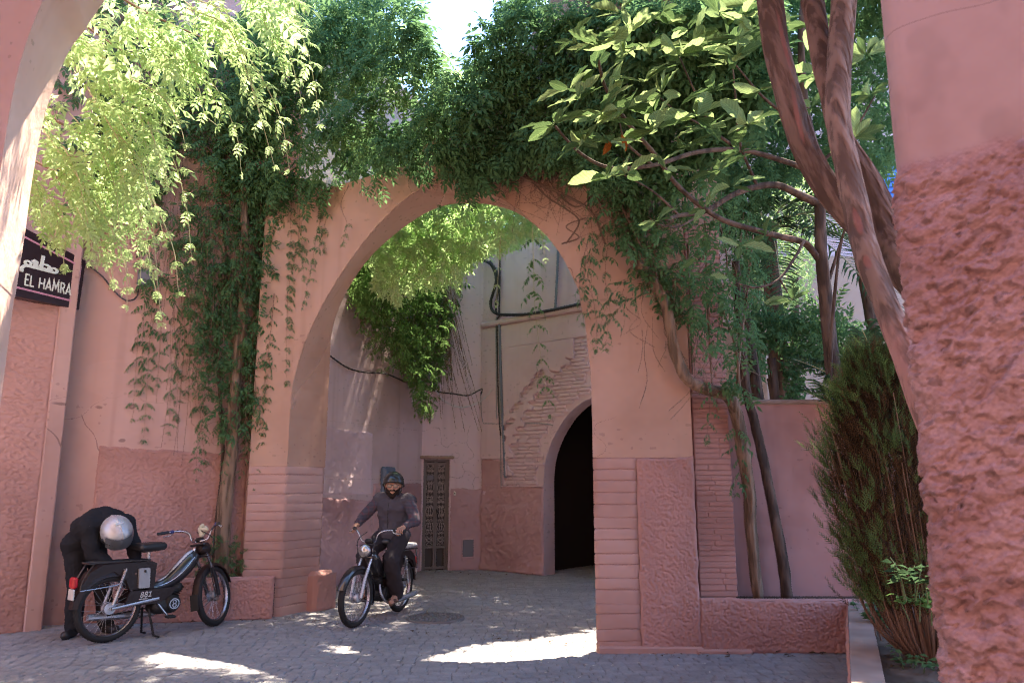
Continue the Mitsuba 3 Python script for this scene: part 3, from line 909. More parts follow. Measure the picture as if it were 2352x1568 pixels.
def rnd(n, s=1.0):
    return rv.normal(0, s, (n, 3))


def in_poly(poly, n):
    """n random points of a polygon"""
    P = Polygon(poly)
    x0, y0, x1, y1 = P.bounds
    out = np.zeros((0, 2))
    import shapely
    while len(out) < n:
        q = rv.uniform([x0, y0], [x1, y1], (n * 2, 2))
        out = np.vstack([out, q[shapely.contains_xy(P, q[:, 0], q[:, 1])]])
    return out[:n]


def rays(q):
    a, b = (q[:, 0] - 1176) / FL, (784 - q[:, 1]) / FL
    return np.stack([a, math.cos(PITCH) - b * math.sin(PITCH), math.sin(PITCH) + b * math.cos(PITCH)], 1)


def hits(q, p0, p1, off=0.0):
    """survey points q on the upright plane through p0, p1 moved towards the camera by off (array)"""
    p0, p1 = np.asarray(p0, float)[:2], np.asarray(p1, float)[:2]
    d = (p1 - p0) / np.linalg.norm(p1 - p0)
    m = np.array([-d[1], d[0]])
    r = rays(q)
    t = (m @ p0 - off * np.sign(m @ p0)) / (r[:, :2] @ m)
    return EYE + r * t[:, None]


def shoot(leaves, pts, size=0.14, step=0.085, n=6, tip=0.45, side=None, out=None, stem=None, rad=0.0035, start=0.0, thin=0.0):
    """a shoot along the points with pairs of pinnate leaves"""
    p = smooth_path(np.asarray(pts, float), n)
    seg = np.linalg.norm(np.diff(p, axis=0), axis=1)
    L = np.concatenate([[0], np.cumsum(seg)])
    if stem is not None:
        stem.mesh(tube(p, np.linspace(rad, rad * 0.35, len(p)), 5, cap=False))
    k = start + rv.uniform(0, step)
    while k < L[-1]:
        q = np.array([np.interp(k, L, p[:, c]) for c in range(3)])
        t = unit(np.array([np.interp(min(k + 0.02, L[-1]), L, p[:, c]) - np.interp(max(k - 0.02, 0), L, p[:, c]) for c in range(3)]))
        f = k / L[-1]
        ang = rv.uniform(0, 2 * np.pi) if side is None else None
        o = unit(np.cross(t, [math.cos(ang), math.sin(ang), 0.3])) if side is None else np.asarray(side)
        if out is not None:
            o = unit(o + 0.25 * np.asarray(out))
        sz = size * (1 - (1 - tip) * f ** 2) * rv.uniform(0.75, 1.15)
        for s in (1, -1):
            d = unit(s * o + 0.35 * t + np.array([0, 0, -0.10]) + rv.normal(0, 0.18, 3))
            up = unit(np.array([0, 0, 1.0]) + (0 if out is None else 0.6 * np.asarray(out)) - 0.4 * t + rv.normal(0, 0.25, 3))
            leaves.add(q, d, up, sz)
        k += step * rv.uniform(0.8, 1.25) * (1 - 0.3 * f + thin * f * f)
    # closing tuft
    for _ in range(3):
        leaves.add(p[-1], unit(unit(p[-1] - p[-2]) + rv.normal(0, 0.4, 3)), unit(rv.normal(0, 1, 3) + [0, 0, 0.6]), size * tip * 0.7)


def mass(leaves, poly, n, plane, off, size=0.14, down=0.35, out=None, spread=0.75):
    """foliage filling a region of an upright plane; off: a function of the fraction 0..1 (random) and the point"""
    q = in_poly(poly, n)
    base = hits(q, *plane)
    o = off(rv.uniform(0, 1, n), base)
    p = hits(q, *plane, off=o)
    d = unit(np.asarray(out) + rnd(n, spread) + [0, 0, -down])
    u = unit(np.array([0, 0, 1.1]) + np.asarray(out) * 0.5 + rnd(n, 0.4))
    leaves.add(p, d, u, size * rv.uniform(0.65, 1.2, n))
    return p


FRONT = np.array([-N[0], -N[1], 0.0])              # out of the archway's face
PL = (JL, JR)

# ------------------------------------------------------------------ the dark vine on top of the archway
vine = thing('climbing_vine', 'dense dark green climbing vine heaped over the top of the big archway', 'vine')
lv, st = Leaves(), M()


def bulge(r, p):
    s = (p[:, :2] - JL) @ D
    e = np.interp(p[:, 2], [4.2, 5.0, 6.0, 8.0], [0.10, 0.35, 0.62, 0.75])
    k = meshkit.fbm(np.column_stack([s * 1.3, p[:, 2] * 1.5, s * 0]), 3, 5)
    return e * (0.35 + 1.3 * k) - (1 - r ** 0.5) * 0.30


body = [(560, 0), (960, 0), (990, 70), (1015, 130), (1062, 190), (1085, 130), (1112, 60), (1150, 0), (1780, 0), (1780, 230), (1700, 330), (1590, 430), (1490, 425), (1400, 400),
        (1340, 355), (1280, 335), (1215, 345), (1150, 375), (1090, 400), (1000, 380), (930, 362), (880, 385), (830, 415), (780, 405), (720, 430), (660, 415), (600, 430), (540, 440), (500, 380), (520, 200)]
mass(lv, body, 4600, PL, bulge, 0.27, 0.4, FRONT * 0.9)
# the heap behind the front skin, up on the wall, open where the sky shows
heapL = [(300, -200), (955, -200), (960, 0), (985, 60), (1010, 125), (1055, 175), (1000, 240), (300, 240)]
heapR = [(1165, -200), (1790, -200), (1790, 250), (1060, 240), (1066, 190), (1090, 120), (1118, 60), (1150, 0)]
mass(lv, heapL, 3000, PL, lambda r, p: -r * 1.5 + 0.3, 0.25, 0.3, FRONT * 0.5, 0.9)
mass(lv, heapR, 2600, PL, lambda r, p: -r * 1.6 + 0.3, 0.25, 0.3, FRONT * 0.5, 0.9)
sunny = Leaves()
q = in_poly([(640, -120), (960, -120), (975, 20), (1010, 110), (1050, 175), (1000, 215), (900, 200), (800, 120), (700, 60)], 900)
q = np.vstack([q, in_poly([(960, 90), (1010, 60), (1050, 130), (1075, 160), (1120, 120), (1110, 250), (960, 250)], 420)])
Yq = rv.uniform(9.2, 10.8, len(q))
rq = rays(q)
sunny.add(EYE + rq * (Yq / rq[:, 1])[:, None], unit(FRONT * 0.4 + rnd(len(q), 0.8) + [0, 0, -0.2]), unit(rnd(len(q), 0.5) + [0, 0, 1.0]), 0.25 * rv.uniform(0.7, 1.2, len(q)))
obj('sunlit_foliage', sunny, 'leaf_sunlit', vine, kind='stuff')
# fringe of single sprays along the lower edge
edge = [(560, 470), (600, 450), (640, 430), (690, 450), (740, 440), (790, 425), (840, 425), (890, 395), (940, 380), (1000, 395), (1050, 405), (1100, 405), (1160, 380), (1220, 350), (1290, 345), (1350, 370), (1400, 410)]
es = smooth_path(edge, 6)
for q in es:
    for _ in range(3):
        a = q + rv.normal(0, 16, 2) + [0, -10]
        p0 = hits(np.array([a]), *PL, off=np.array([0.12 + rv.uniform(0, 0.3)]))[0]
        lv.add(p0 + rnd(3, 0.05), unit(FRONT * 0.5 + rnd(3, 0.5) + [0, 0, -0.6]), unit(FRONT + rnd(3, 0.4) + [0, 0, 0.6]), 0.23 * rv.uniform(0.7, 1.15))
mass(lv, [(540, 380), (700, 400), (690, 470), (640, 560), (600, 640), (560, 560)], 130, PL, lambda r, p: 0.05 + 0.25 * r, 0.2, 0.5, FRONT * 0.7)
# fine hanging shoots against the arch face: (x, y) top to bottom
for (x0, y0, x1, y1) in [(672, 450, 668, 600), (700, 452, 690, 640), (735, 470, 742, 575), (765, 440, 690, 705), (800, 425, 792, 560), (690, 480, 648, 720), (655, 520, 662, 880), (640, 560, 628, 760),
                         (1010, 400, 1012, 470), (940, 395, 944, 445), (860, 410, 866, 470), (1062, 410, 1070, 450), (1285, 350, 1290, 470), (1350, 400, 1352, 640), (1340, 560, 1336, 740), (1390, 470, 1400, 720)]:
    off = np.array([0.05 + rv.uniform(0, 0.06)] * 4)
    xs = np.linspace(x0, x1, 4) + rv.normal(0, 6, 4)
    ys = np.linspace(y0, y1, 4)
    shoot(lv, hits(np.column_stack([xs, ys]), *PL, off=off), 0.17, 0.16, side=[*D, 0], out=FRONT, stem=st, rad=0.003, start=0.06)
# woody stems sprawling right of the arch
for path, r0 in [([(1190, 380), (1225, 420), (1260, 455), (1300, 480), (1330, 510), (1300, 560)], 0.012), ([(1240, 350), (1262, 420), (1310, 470), (1340, 470), (1362, 440)], 0.012),
                 ([(1180, 400), (1300, 450), (1360, 490), (1390, 560)], 0.018), ([(1290, 560), (1330, 545), (1300, 520), (1345, 500)], 0.008), ([(1060, 400), (1110, 420), (1180, 420), (1240, 400), (1300, 420)], 0.010),
                 ([(1270, 350), (1290, 400), (1350, 430), (1420, 470), (1470, 560)], 0.014), ([(1330, 380), (1380, 470), (1430, 540), (1480, 600)], 0.016)]:
    q = np.array(path, float)
    st.mesh(tube(hits(q, *PL, off=np.full(len(q), 0.05) + rv.uniform(0, 0.03, len(q))), np.linspace(r0, r0 * 0.6, len(q)), 6, n=6))
for _ in range(90):
    x, y = rv.uniform(1180, 1480), 0
    y = rv.uniform(350, 430) + max(0, (x - 1330)) * 0.5
    q = np.array([[x, y], [x + rv.normal(0, 25), y + rv.uniform(20, 60)], [x + rv.normal(0, 40), y + rv.uniform(50, 130)]])
    st.mesh(tube(hits(q, *PL, off=rv.uniform(0.02, 0.12, 3)), [0.003, 0.0025, 0.0015], 4, n=4, cap=False))
obj('foliage', lv, 'leaf_jasmine', vine, kind='stuff')
obj('stem', st, 'twig', vine, kind='stuff')

# ------------------------------------------------------------------ the vine on the recess wall with its thick trunk
v2 = thing('climbing_vine', 'leafy climbing vine with a thick grey trunk rising from the left planter', 'vine')
PR = (RW0, RW1)
lv, st = Leaves(), M()
q = np.array([(508, 1318), (512, 1230), (520, 1130), (532, 1030), (540, 920), (548, 800), (560, 690), (572, 590), (560, 480), (570, 380), (590, 280)], float)
tr = hits(q, *PR, off=np.array([0.10, 0.12, 0.12, 0.12, 0.12, 0.11, 0.12, 0.14, 0.16, 0.2, 0.25]))
tr[0, 2] = 0.36
obj('trunk', tube(tr, [0.095, 0.085, 0.08, 0.075, 0.07, 0.066, 0.06, 0.055, 0.05, 0.045, 0.04], 14, n=8, lump=0.22, seed=3), 'bark_vine', v2, True)
q = np.array([(490, 1310), (500, 1180), (512, 1060), (505, 900), (500, 760), (520, 620), (510, 480)], float)
obj('trunk', tube(hits(q, *PR, off=np.full(7, 0.07)), [0.03, 0.027, 0.025, 0.022, 0.02, 0.018, 0.015], 8, n=7, lump=0.2, seed=5), 'bark_dark', v2, True)
colm = [(450, 420), (560, 400), (650, 420), (645, 560), (630, 720), (600, 860), (598, 960), (500, 1010), (470, 900), (455, 760), (400, 620), (420, 500)]
mass(lv, colm, 560, PR, lambda r, p: 0.04 + 0.22 * r, 0.20, 0.5, np.array([*(-nr_), 0]) * 0.6)
mass(lv, [(380, 60), (640, 0), (640, 420), (560, 430), (470, 380), (400, 270)], 620, PR, lambda r, p: 0.05 + 0.35 * r, 0.24, 0.5, np.array([*(-nr_), 0]) * 0.6)
mass(lv, [(100, -60), (400, -60), (430, 240), (400, 400), (260, 500), (150, 470), (95, 330)], 1000, PR, lambda r, p: 0.05 + 0.4 * r, 0.24, 0.5, np.array([*(-nr_), 0]) * 0.6)
mass(lv, [(300, 250), (470, 300), (460, 520), (420, 700), (330, 720), (300, 500)], 150, PR, lambda r, p: 0.03 + 0.12 * r, 0.20, 0.5, np.array([*(-nr_), 0]) * 0.6)
mass(lv, [(478, 1225), (560, 1240), (565, 1320), (440, 1322)], 110, PR, lambda r, p: 0.06 + 0.2 * r, 0.10, 0.0, np.array([*(-nr_), 0]) * 0.6)
sideR = [*dr_, 0]
for _ in range(46):                                  # shoots hanging down along the trunk
    x = rv.uniform(455, 630)
    y = rv.uniform(380, 900)
    ln = rv.uniform(90, 300)
    xs = x + np.array([0, 4, -3, 2]) * rv.uniform(-2, 3) - np.linspace(0, ln * 0.10, 4)
    ys = np.linspace(y, min(y + ln, 1120), 4)
    shoot(lv, hits(np.column_stack([xs, ys]), *PR, off=np.full(4, 0.06) + rv.uniform(0, 0.2)), 0.17, 0.16, side=sideR, out=[*(-nr_), 0], stem=st, rad=0.003)
for (x0, y0, x1, y1) in [(335, 640, 322, 900), (352, 660, 330, 1010), (372, 700, 362, 880), (400, 690, 388, 990), (420, 640, 405, 960), (440, 650, 426, 900), (318, 760, 305, 960), (455, 900, 470, 1060),
                         (590, 900, 580, 1130), (610, 700, 600, 1000), (570, 960, 600, 1150)]:
    xs, ys = np.linspace(x0, x1, 4), np.linspace(y0, y1, 4)
    shoot(lv, hits(np.column_stack([xs, ys]), *PR, off=np.full(4, 0.05)), 0.20, 0.21, side=sideR, out=[*(-nr_), 0], stem=st, rad=0.0028, start=0.05)
for _ in range(60):                                  # bare thread-like stems
    x = rv.uniform(380, 640)
    y = rv.uniform(200, 700)
    ln = rv.uniform(120, 420)
    q = np.column_stack([x + np.cumsum(rv.normal(0, 5, 4)) - np.linspace(0, ln * rv.uniform(-0.05, 0.2), 4), np.linspace(y, min(y + ln, 1200), 4)])
    st.mesh(tube(hits(q, *PR, off=np.full(4, 0.03) + rv.uniform(0, 0.15)), np.full(4, 0.0022), 4, n=4, cap=False))
obj('foliage', lv, 'leaf_jasmine', v2, kind='stuff')
obj('stem', st, 'twig', v2, kind='stuff')

# ------------------------------------------------------------------ the sunlit vine at the upper left
v3 = thing('climbing_vine', 'bright sunlit vine with long drooping sprays hanging from the upper left', 'vine')
lv = Leaves(BIGLEAF)
masses = [([(150, 0), (560, -40), (520, 60), (420, 160), (330, 220), (250, 230), (180, 180), (120, 200)], 130), ([(100, 220), (300, 240), (250, 330), (120, 340), (90, 300)], 14),
          ([(80, 330), (330, 330), (330, 460), (250, 480), (120, 460), (70, 430)], 16), ([(560, -30), (700, -30), (640, 60), (560, 40)], 30), ([(150, 180), (420, 150), (380, 330), (230, 330)], 12)]
for pol, n in masses:
    q = in_poly(pol, n)
    Y = 6.1 + rv.uniform(-0.9, 0.7, n)
    r = rays(q)
    p = EYE + r * (Y / r[:, 1])[:, None]
    lv.add(p, unit(np.array([0.45, -0.25, -0.55]) + rnd(n, 0.6)), unit(np.array([0.1, -0.3, 1.0]) + rnd(n, 0.45)), 0.27 * rv.uniform(0.6, 1.2, n))
stemY = {}
sprays = [  # long drooping shoots: pixel paths
    [(150, 60), (215, 110), (300, 200), (330, 300), (345, 420), (355, 560), (370, 740)], [(300, 40), (380, 80), (440, 130), (480, 200), (510, 270)], [(430, 20), (520, 60), (560, 150), (590, 240), (630, 380)],
    [(560, -10), (640, 40), (660, 110), (680, 180), (697, 250)], [(480, 0), (540, 70), (590, 110), (605, 190)], [(200, 230), (290, 260), (330, 330), (375, 380)], [(160, 260), (220, 330), (262, 420), (275, 520), (300, 660)],
    [(120, 330), (165, 420), (185, 500), (205, 600)], [(130, 380), (190, 450), (215, 540), (258, 650)], [(90, 420), (125, 480), (140, 560), (150, 620)], [(250, 380), (300, 450), (330, 520), (345, 600), (360, 680)],
    [(170, 420), (230, 480), (255, 560), (260, 640)], [(80, 440), (105, 500), (135, 560)], [(260, 430), (290, 500), (320, 560), (322, 640)], [(110, 450), (150, 530), (145, 610)], [(300, 180), (370, 220), (410, 280), (425, 330)],
    [(340, 280), (360, 340), (380, 400), (385, 430)], [(380, 130), (450, 190), (470, 260), (500, 290)], [(100, 250), (120, 330), (160, 380)], [(230, 120), (250, 170), (285, 220)], [(400, 60), (440, 150), (455, 210)],
    [(600, 0), (610, 60), (640, 130), (655, 190)], [(260, 300), (330, 380), (352, 450), (380, 560)], [(200, 470), (240, 560), (255, 620), (262, 655)]]
sprays += [[(600, -20), (690, 80), (720, 180), (735, 285)], [(420, 0), (560, 120), (640, 260), (665, 390)], [(250, 150), (380, 330), (425, 460), (440, 590)], [(200, 200), (330, 420), (395, 560), (410, 670)], [(330, 40), (480, 180), (540, 300), (555, 400)], [(100, 300), (230, 480), (285, 600), (292, 700)]]
base_sprays = list(sprays)
for sp in base_sprays[:24]:                          # companions of the long shoots
    for _ in range(1):
        d_ = rv.normal(0, 26, 2)
        f_ = rv.uniform(0.55, 0.95)
        sprays.append([(sp[0][0] + (x - sp[0][0]) * f_ + d_[0], sp[0][1] + (y - sp[0][1]) * f_ + d_[1]) for x, y in sp])
for i, sp in enumerate(sprays):
    sl, ss = Leaves(BIGLEAF), M()
    Y0 = 5.55 + rv.uniform(-0.35, 0.5)
    pts = np.array([at(x, y, Y0 - 0.05 * k) for k, (x, y) in enumerate(sp)])
    shoot(sl, pts, 0.225, 0.15, n=6, tip=0.33, thin=1.3, stem=ss, rad=0.0055, side=[0.8, -0.5, 0.1], out=[0, -0.6, 0])
    k = obj('spray', ss, 'green_stem', v3)
    obj('leaves', sl, 'leaf_sunlit', k, kind='stuff')
obj('foliage', lv, 'leaf_sunlit', v3, kind='stuff')
bs = M()
for path in [[(60, -60), (170, 40), (300, 130)], [(200, -60), (320, 20), (470, 90)], [(-30, 160), (100, 260), (230, 330)], [(-40, 300), (80, 370), (200, 430)], [(350, -80), (500, -20), (640, 30)]]:
    bs.mesh(tube([at(x, y, 6.1) for x, y in path], [0.016, 0.012, 0.006], 6, n=6))
obj('branch', bs, 'twig', v3, kind='stuff')

# ------------------------------------------------------------------ the vine in the alley, hung on the left house
v4 = thing('climbing_vine', 'vine seen through the archway, sunlit above and trailing down the alley house', 'vine')
lv, st = Leaves(), M()
u1v = np.array([*u1, 0])
AL = (QA, QB)
o1 = np.array([*(-n1), 0])
mass(lv, [(860, 560), (1060, 470), (1090, 560), (1060, 640), (1030, 760), (1000, 860), (985, 960), (930, 860), (870, 740), (790, 660), (800, 600)], 1300, AL, lambda r, p: 0.08 + 0.75 * r, 0.26, 0.5, o1 * 0.7)
mass(lv, [(800, 600), (900, 500), (900, 640), (820, 700)], 280, AL, lambda r, p: 0.05 + 0.4 * r, 0.24, 0.5, o1 * 0.7)
obj('foliage', lv, 'leaf_mid', v4, kind='stuff')
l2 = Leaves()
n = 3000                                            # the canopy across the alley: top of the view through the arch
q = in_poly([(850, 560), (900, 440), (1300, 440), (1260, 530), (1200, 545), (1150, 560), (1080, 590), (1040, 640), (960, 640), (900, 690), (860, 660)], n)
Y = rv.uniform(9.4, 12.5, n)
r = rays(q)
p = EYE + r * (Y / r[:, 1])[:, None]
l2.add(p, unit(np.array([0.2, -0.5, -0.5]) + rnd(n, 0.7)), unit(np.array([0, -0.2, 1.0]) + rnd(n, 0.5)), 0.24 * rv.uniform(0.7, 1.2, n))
obj('canopy', l2, 'leaf_sunlit', v4, kind='stuff')
# leaves added out of view to shade the alley, with the gap by the arch that lets the sun down to the paving

def leaf_roof(poly, z, thick, dens, size, hole=0.24, seed=8):
    import shapely
    out = Leaves([leaflet(1.0, 0.55, 0.2, 0.2)])
    for zz in np.linspace(z - thick / 2, z + thick / 2, 3):
        for g_ in [poly]:
            n = int(g_.area * dens / 3)
            x0, y0, x1, y1 = g_.bounds
            q = rv.uniform([x0, y0], [x1, y1], (n * 3, 2))
            q = q[shapely.contains_xy(g_, q[:, 0], q[:, 1])][:n]
            p = np.column_stack([q + rv.normal(0, 0.03, q.shape), zz + rv.normal(0, thick / 8, len(q))])
            p = p[meshkit.fbm(np.column_stack([q * 1.6, q[:, 0] * 0]), 3, seed) > hole]
            out.add(p, unit(rnd(len(p), 1.0) + [0, 0, -0.2]), unit(rnd(len(p), 0.35) + [0, 0, 1.0]), size * rv.uniform(0.7, 1.2, len(p)))
    return out


l5 = leaf_roof(Polygon([(-2.6, 9.95), (-0.2, 8.85), (1.3, 8.2), (2.0, 9.2), (1.2, 9.9), (-1.0, 10.2), (-2.4, 10.8)]), 6.2, 0.5, 1500, 0.135, 0.0)
obj('added_foliage', l5, 'leaf_jasmine', v4, kind='stuff')
rt_ = thing('sun_block_tree', 'unseen leaf mass added above the roof to shade the alley behind the archway', 'tree')
obj('added_crown', leaf_roof(Polygon([(0.9, 9.2), (3.8, 8.9), (4.4, 11.0), (4.0, 15.5), (0.1, 15.5), (0.6, 13.5)]), 9.2, 1.0, 1500, 0.14, 0.0, 4), 'leaf_jasmine', rt_, kind='stuff')  # unseen leaves, added and outlined to cut the sun off the alley
obj('trunk', tube([(3.2, 12.8, 0.0), (3.1, 12.7, 5.0), (2.9, 12.2, 9.0)], [0.2, 0.16, 0.08], 10, n=5, lump=0.2), 'bark_dark', rt_, True)
l3 = Leaves()
for _ in range(40):
    x = rv.uniform(840, 1010)
    y = rv.uniform(560, 760)
    ln = rv.uniform(60, 220)
    q = np.column_stack([x + np.linspace(0, ln * 0.15, 4) + rv.normal(0, 5, 4), np.linspace(y, y + ln, 4)])
    shoot(l3, hits(q, *AL, off=np.full(4, 0.2) + rv.uniform(0, 0.4)), 0.21, 0.20, side=u1v, out=o1, stem=st, rad=0.004)
for _ in range(70):                                 # bare trailing twigs
    x, y = rv.uniform(960, 1040), rv.uniform(560, 800)
    ln = rv.uniform(60, 260)
    q = np.column_stack([x + np.linspace(0, ln * rv.uniform(0.0, 0.35), 4), np.linspace(y, y + ln, 4)])
    st.mesh(tube(hits(q, QB - u2 * 0.3, QC, off=np.full(4, 0.08) + rv.uniform(0, 0.3)), np.full(4, 0.0035), 4, n=4, cap=False))
obj('trailing_leaves', l3, 'leaf_mid', v4, kind='stuff')
obj('stem', st, 'twig', v4, kind='stuff')
# single streamers that hang from the back of the arch
for i, (path, sz) in enumerate([([(1222, 500), (1225, 600), (1228, 700), (1238, 790), (1250, 870), (1262, 950)], 0.24), ([(1150, 540), (1145, 620), (1140, 700)], 0.13), ([(1240, 520), (1255, 600)], 0.13)]):
    sl, ss = Leaves(BIGLEAF), M()
    shoot(sl, [at(x, y, 8.75 - 0.1 * i) for x, y in path], sz, 0.22, side=[0.95, -0.3, 0], stem=ss, rad=0.004, out=[0, -0.4, 0])
    k = obj('streamer', ss, 'green_stem', v4)
    obj('leaves', sl, 'leaf_sunlit' if i else 'leaf_jasmine', k, kind='stuff')

# ------------------------------------------------------------------ the liana on the right pier
v5 = thing('climbing_vine', 'vine with a twisted woody trunk crossing the brick pilaster beside the right pier', 'vine')
Yp = 7.08
pth = [(1742, 1372, 7.5), (1732, 1290, 7.5), (1724, 1200, 7.48), (1722, 1140, 7.46), (1712, 1070, 7.42), (1700, 1000, 7.38), (1690, 945, 7.34), (1668, 905, 7.28), (1620, 893, 7.16), (1580, 872, 7.08),
       (1553, 820, 7.07), (1540, 760, 7.07), (1530, 705, 7.07), (1512, 668, 7.07), (1490, 630, 7.07), (1455, 595, 7.08), (1438, 560, 7.08), (1436, 500, 7.06), (1425, 440, 7.0), (1390, 380, 6.95)]
tp = np.array([at(*q) for q in pth])
obj('trunk', tube(tp, np.interp(np.linspace(0, 1, len(tp)), [0, .15, .2, .5, 1], [0.052, 0.058, 0.064, 0.055, 0.04]), 14, n=8, lump=0.25, seed=8), 'bark_vine', v5, True)
p2 = [(1808, 1372, 7.55), (1798, 1290, 7.56), (1780, 1190, 7.58), (1762, 1100, 7.6), (1745, 1020, 7.6), (1728, 950, 7.58), (1715, 900, 7.5), (1705, 800, 7.4), (1695, 700, 7.3), (1690, 600, 7.2)]
obj('trunk', tube(np.array([at(*q) for q in p2]), np.linspace(0.056, 0.038, len(p2)), 12, n=8, lump=0.2, seed=9), 'bark_dark', v5, True)
st = M()
for pth in [[(1520, 690), (1500, 600), (1470, 520), (1480, 440), (1500, 380)], [(1505, 660), (1480, 560), (1450, 500), (1420, 420)], [(1555, 700), (1530, 640), (1500, 560), (1520, 480)], [(1700, 900), (1690, 800), (1660, 700), (1670, 600), (1650, 500)],
            [(1690, 900), (1705, 760), (1720, 640), (1730, 540)], [(1580, 560), (1585, 700), (1590, 860)], [(1620, 500), (1625, 700), (1635, 880)], [(1480, 650), (1560, 640), (1610, 590), (1640, 500)]]:
    st.mesh(tube([at(x, y, 7.06 + rv.uniform(0, 0.1)) for x, y in pth], np.linspace(0.013, 0.007, len(pth)), 6, n=6))
for _ in range(60):
    x, y = rv.uniform(1420, 1720), rv.uniform(420, 800)
    ln = rv.uniform(40, 200)
    st.mesh(tube([at(x + rv.normal(0, 10) * k, y + ln * k / 3, 7.0 + rv.uniform(0, 0.1)) for k in range(4)], np.full(4, 0.0025), 4, n=4, cap=False))
lv = Leaves()
for pol, n, dep in [([(1380, 380), (1560, 420), (1580, 560), (1500, 600), (1430, 560), (1390, 470)], 220, 0.30), ([(1540, 430), (1720, 430), (1740, 640), (1728, 840), (1640, 800), (1590, 720), (1560, 620)], 190, 0.40),
                    ([(1450, 600), (1560, 600), (1560, 720), (1510, 680)], 60, 0.1), ([(1640, 860), (1720, 860), (1715, 930), (1680, 900)], 14, 0.15)]:
    q = in_poly(pol, n)
    Y = 7.05 + 0.15 - dep * rv.uniform(0, 1.3, n)
    r = rays(q)
    lv.add(EYE + r * (Y / r[:, 1])[:, None], unit(np.array([0, -0.6, -0.45]) + rnd(n, 0.6)), unit(np.array([0, -0.5, 1.0]) + rnd(n, 0.4)), 0.21 * rv.uniform(0.7, 1.2, n))
for pth in [[(1500, 660), (1470, 680), (1440, 690), (1400, 740), (1390, 800)], [(1480, 640), (1430, 650), (1395, 700), (1370, 780)], [(1620, 850), (1630, 930), (1622, 1010)], [(1690, 950), (1700, 1040), (1705, 1110)], [(1690, 1090), (1690, 1130)],
            [(1350, 520), (1352, 640), (1368, 720), (1370, 800)], [(1660, 700), (1655, 800), (1662, 880)], [(1590, 700), (1600, 800), (1610, 850)]]:
    shoot(lv, [at(x, y, 6.95 if x < 1560 else 7.05) for x, y in pth], 0.19, 0.15, side=[0.9, -0.3, 0], out=[0, -0.6, 0], stem=st, rad=0.003)
obj('stem', st, 'bark_vine', v5, kind='stuff')
obj('foliage', lv, 'leaf_jasmine', v5, kind='stuff')


# ------------------------------------------------------------------ loquat tree
def blade(seed, w=0.42, rows=9):
    """a loquat leaf of unit length: toothed, keeled, a little curled; with uv"""
    r = np.random.default_rng(seed)
    curl, keel, twist = r.uniform(0.0, 0.6), r.uniform(0.15, 0.55), r.uniform(-0.5, 0.5)
    V, UV, F = [], [], []
    for i in range(rows):
        t = i / (rows - 1)
        hw = w * 0.5 * (math.sin(math.pi * min(1, t ** 0.85)) ** 0.75) * (0.62 + 0.55 * t) + (0.006 if i in (0, rows - 1) else 0)
        hw *= 1 + (0.05 if i % 2 else -0.03)
        z = -curl * t * t * 0.6
        for j, s in enumerate((-1, -0.5, 0, 0.5, 1)):
            zz = z + keel * abs(s) * hw + twist * s * hw * t + 0.022 * math.cos(t * 30) * abs(s)
            V.append([t, s * hw, zz])
            UV.append([0.5 + 0.5 * s * hw / (w * 0.5), t])
    for i in range(rows - 1):
        for j in range(4):
            a = i * 5 + j
            F += [[a, a + 5, a + 6], [a, a + 6, a + 1]]
    return np.array(V), np.array(F), np.array(UV)


BLADES = [blade(s) for s in range(8)]
lt = thing('loquat_tree', 'loquat tree with big toothed leaves, sunlit from above, in front of the archway', 'tree')


PEND = []


def put_leaf(p, d, u, s, mat='leaf_loquat', parent=None):
    V, F, UV = BLADES[rv.integers(8)]
    x = unit(d)
    y = unit(np.cross(u, x))
    z = np.cross(x, y)
    PEND.append((s / np.linalg.norm(p - EYE), p + s * (V[:, :1] * x + V[:, 1:2] * y + V[:, 2:] * z), F, UV, mat))


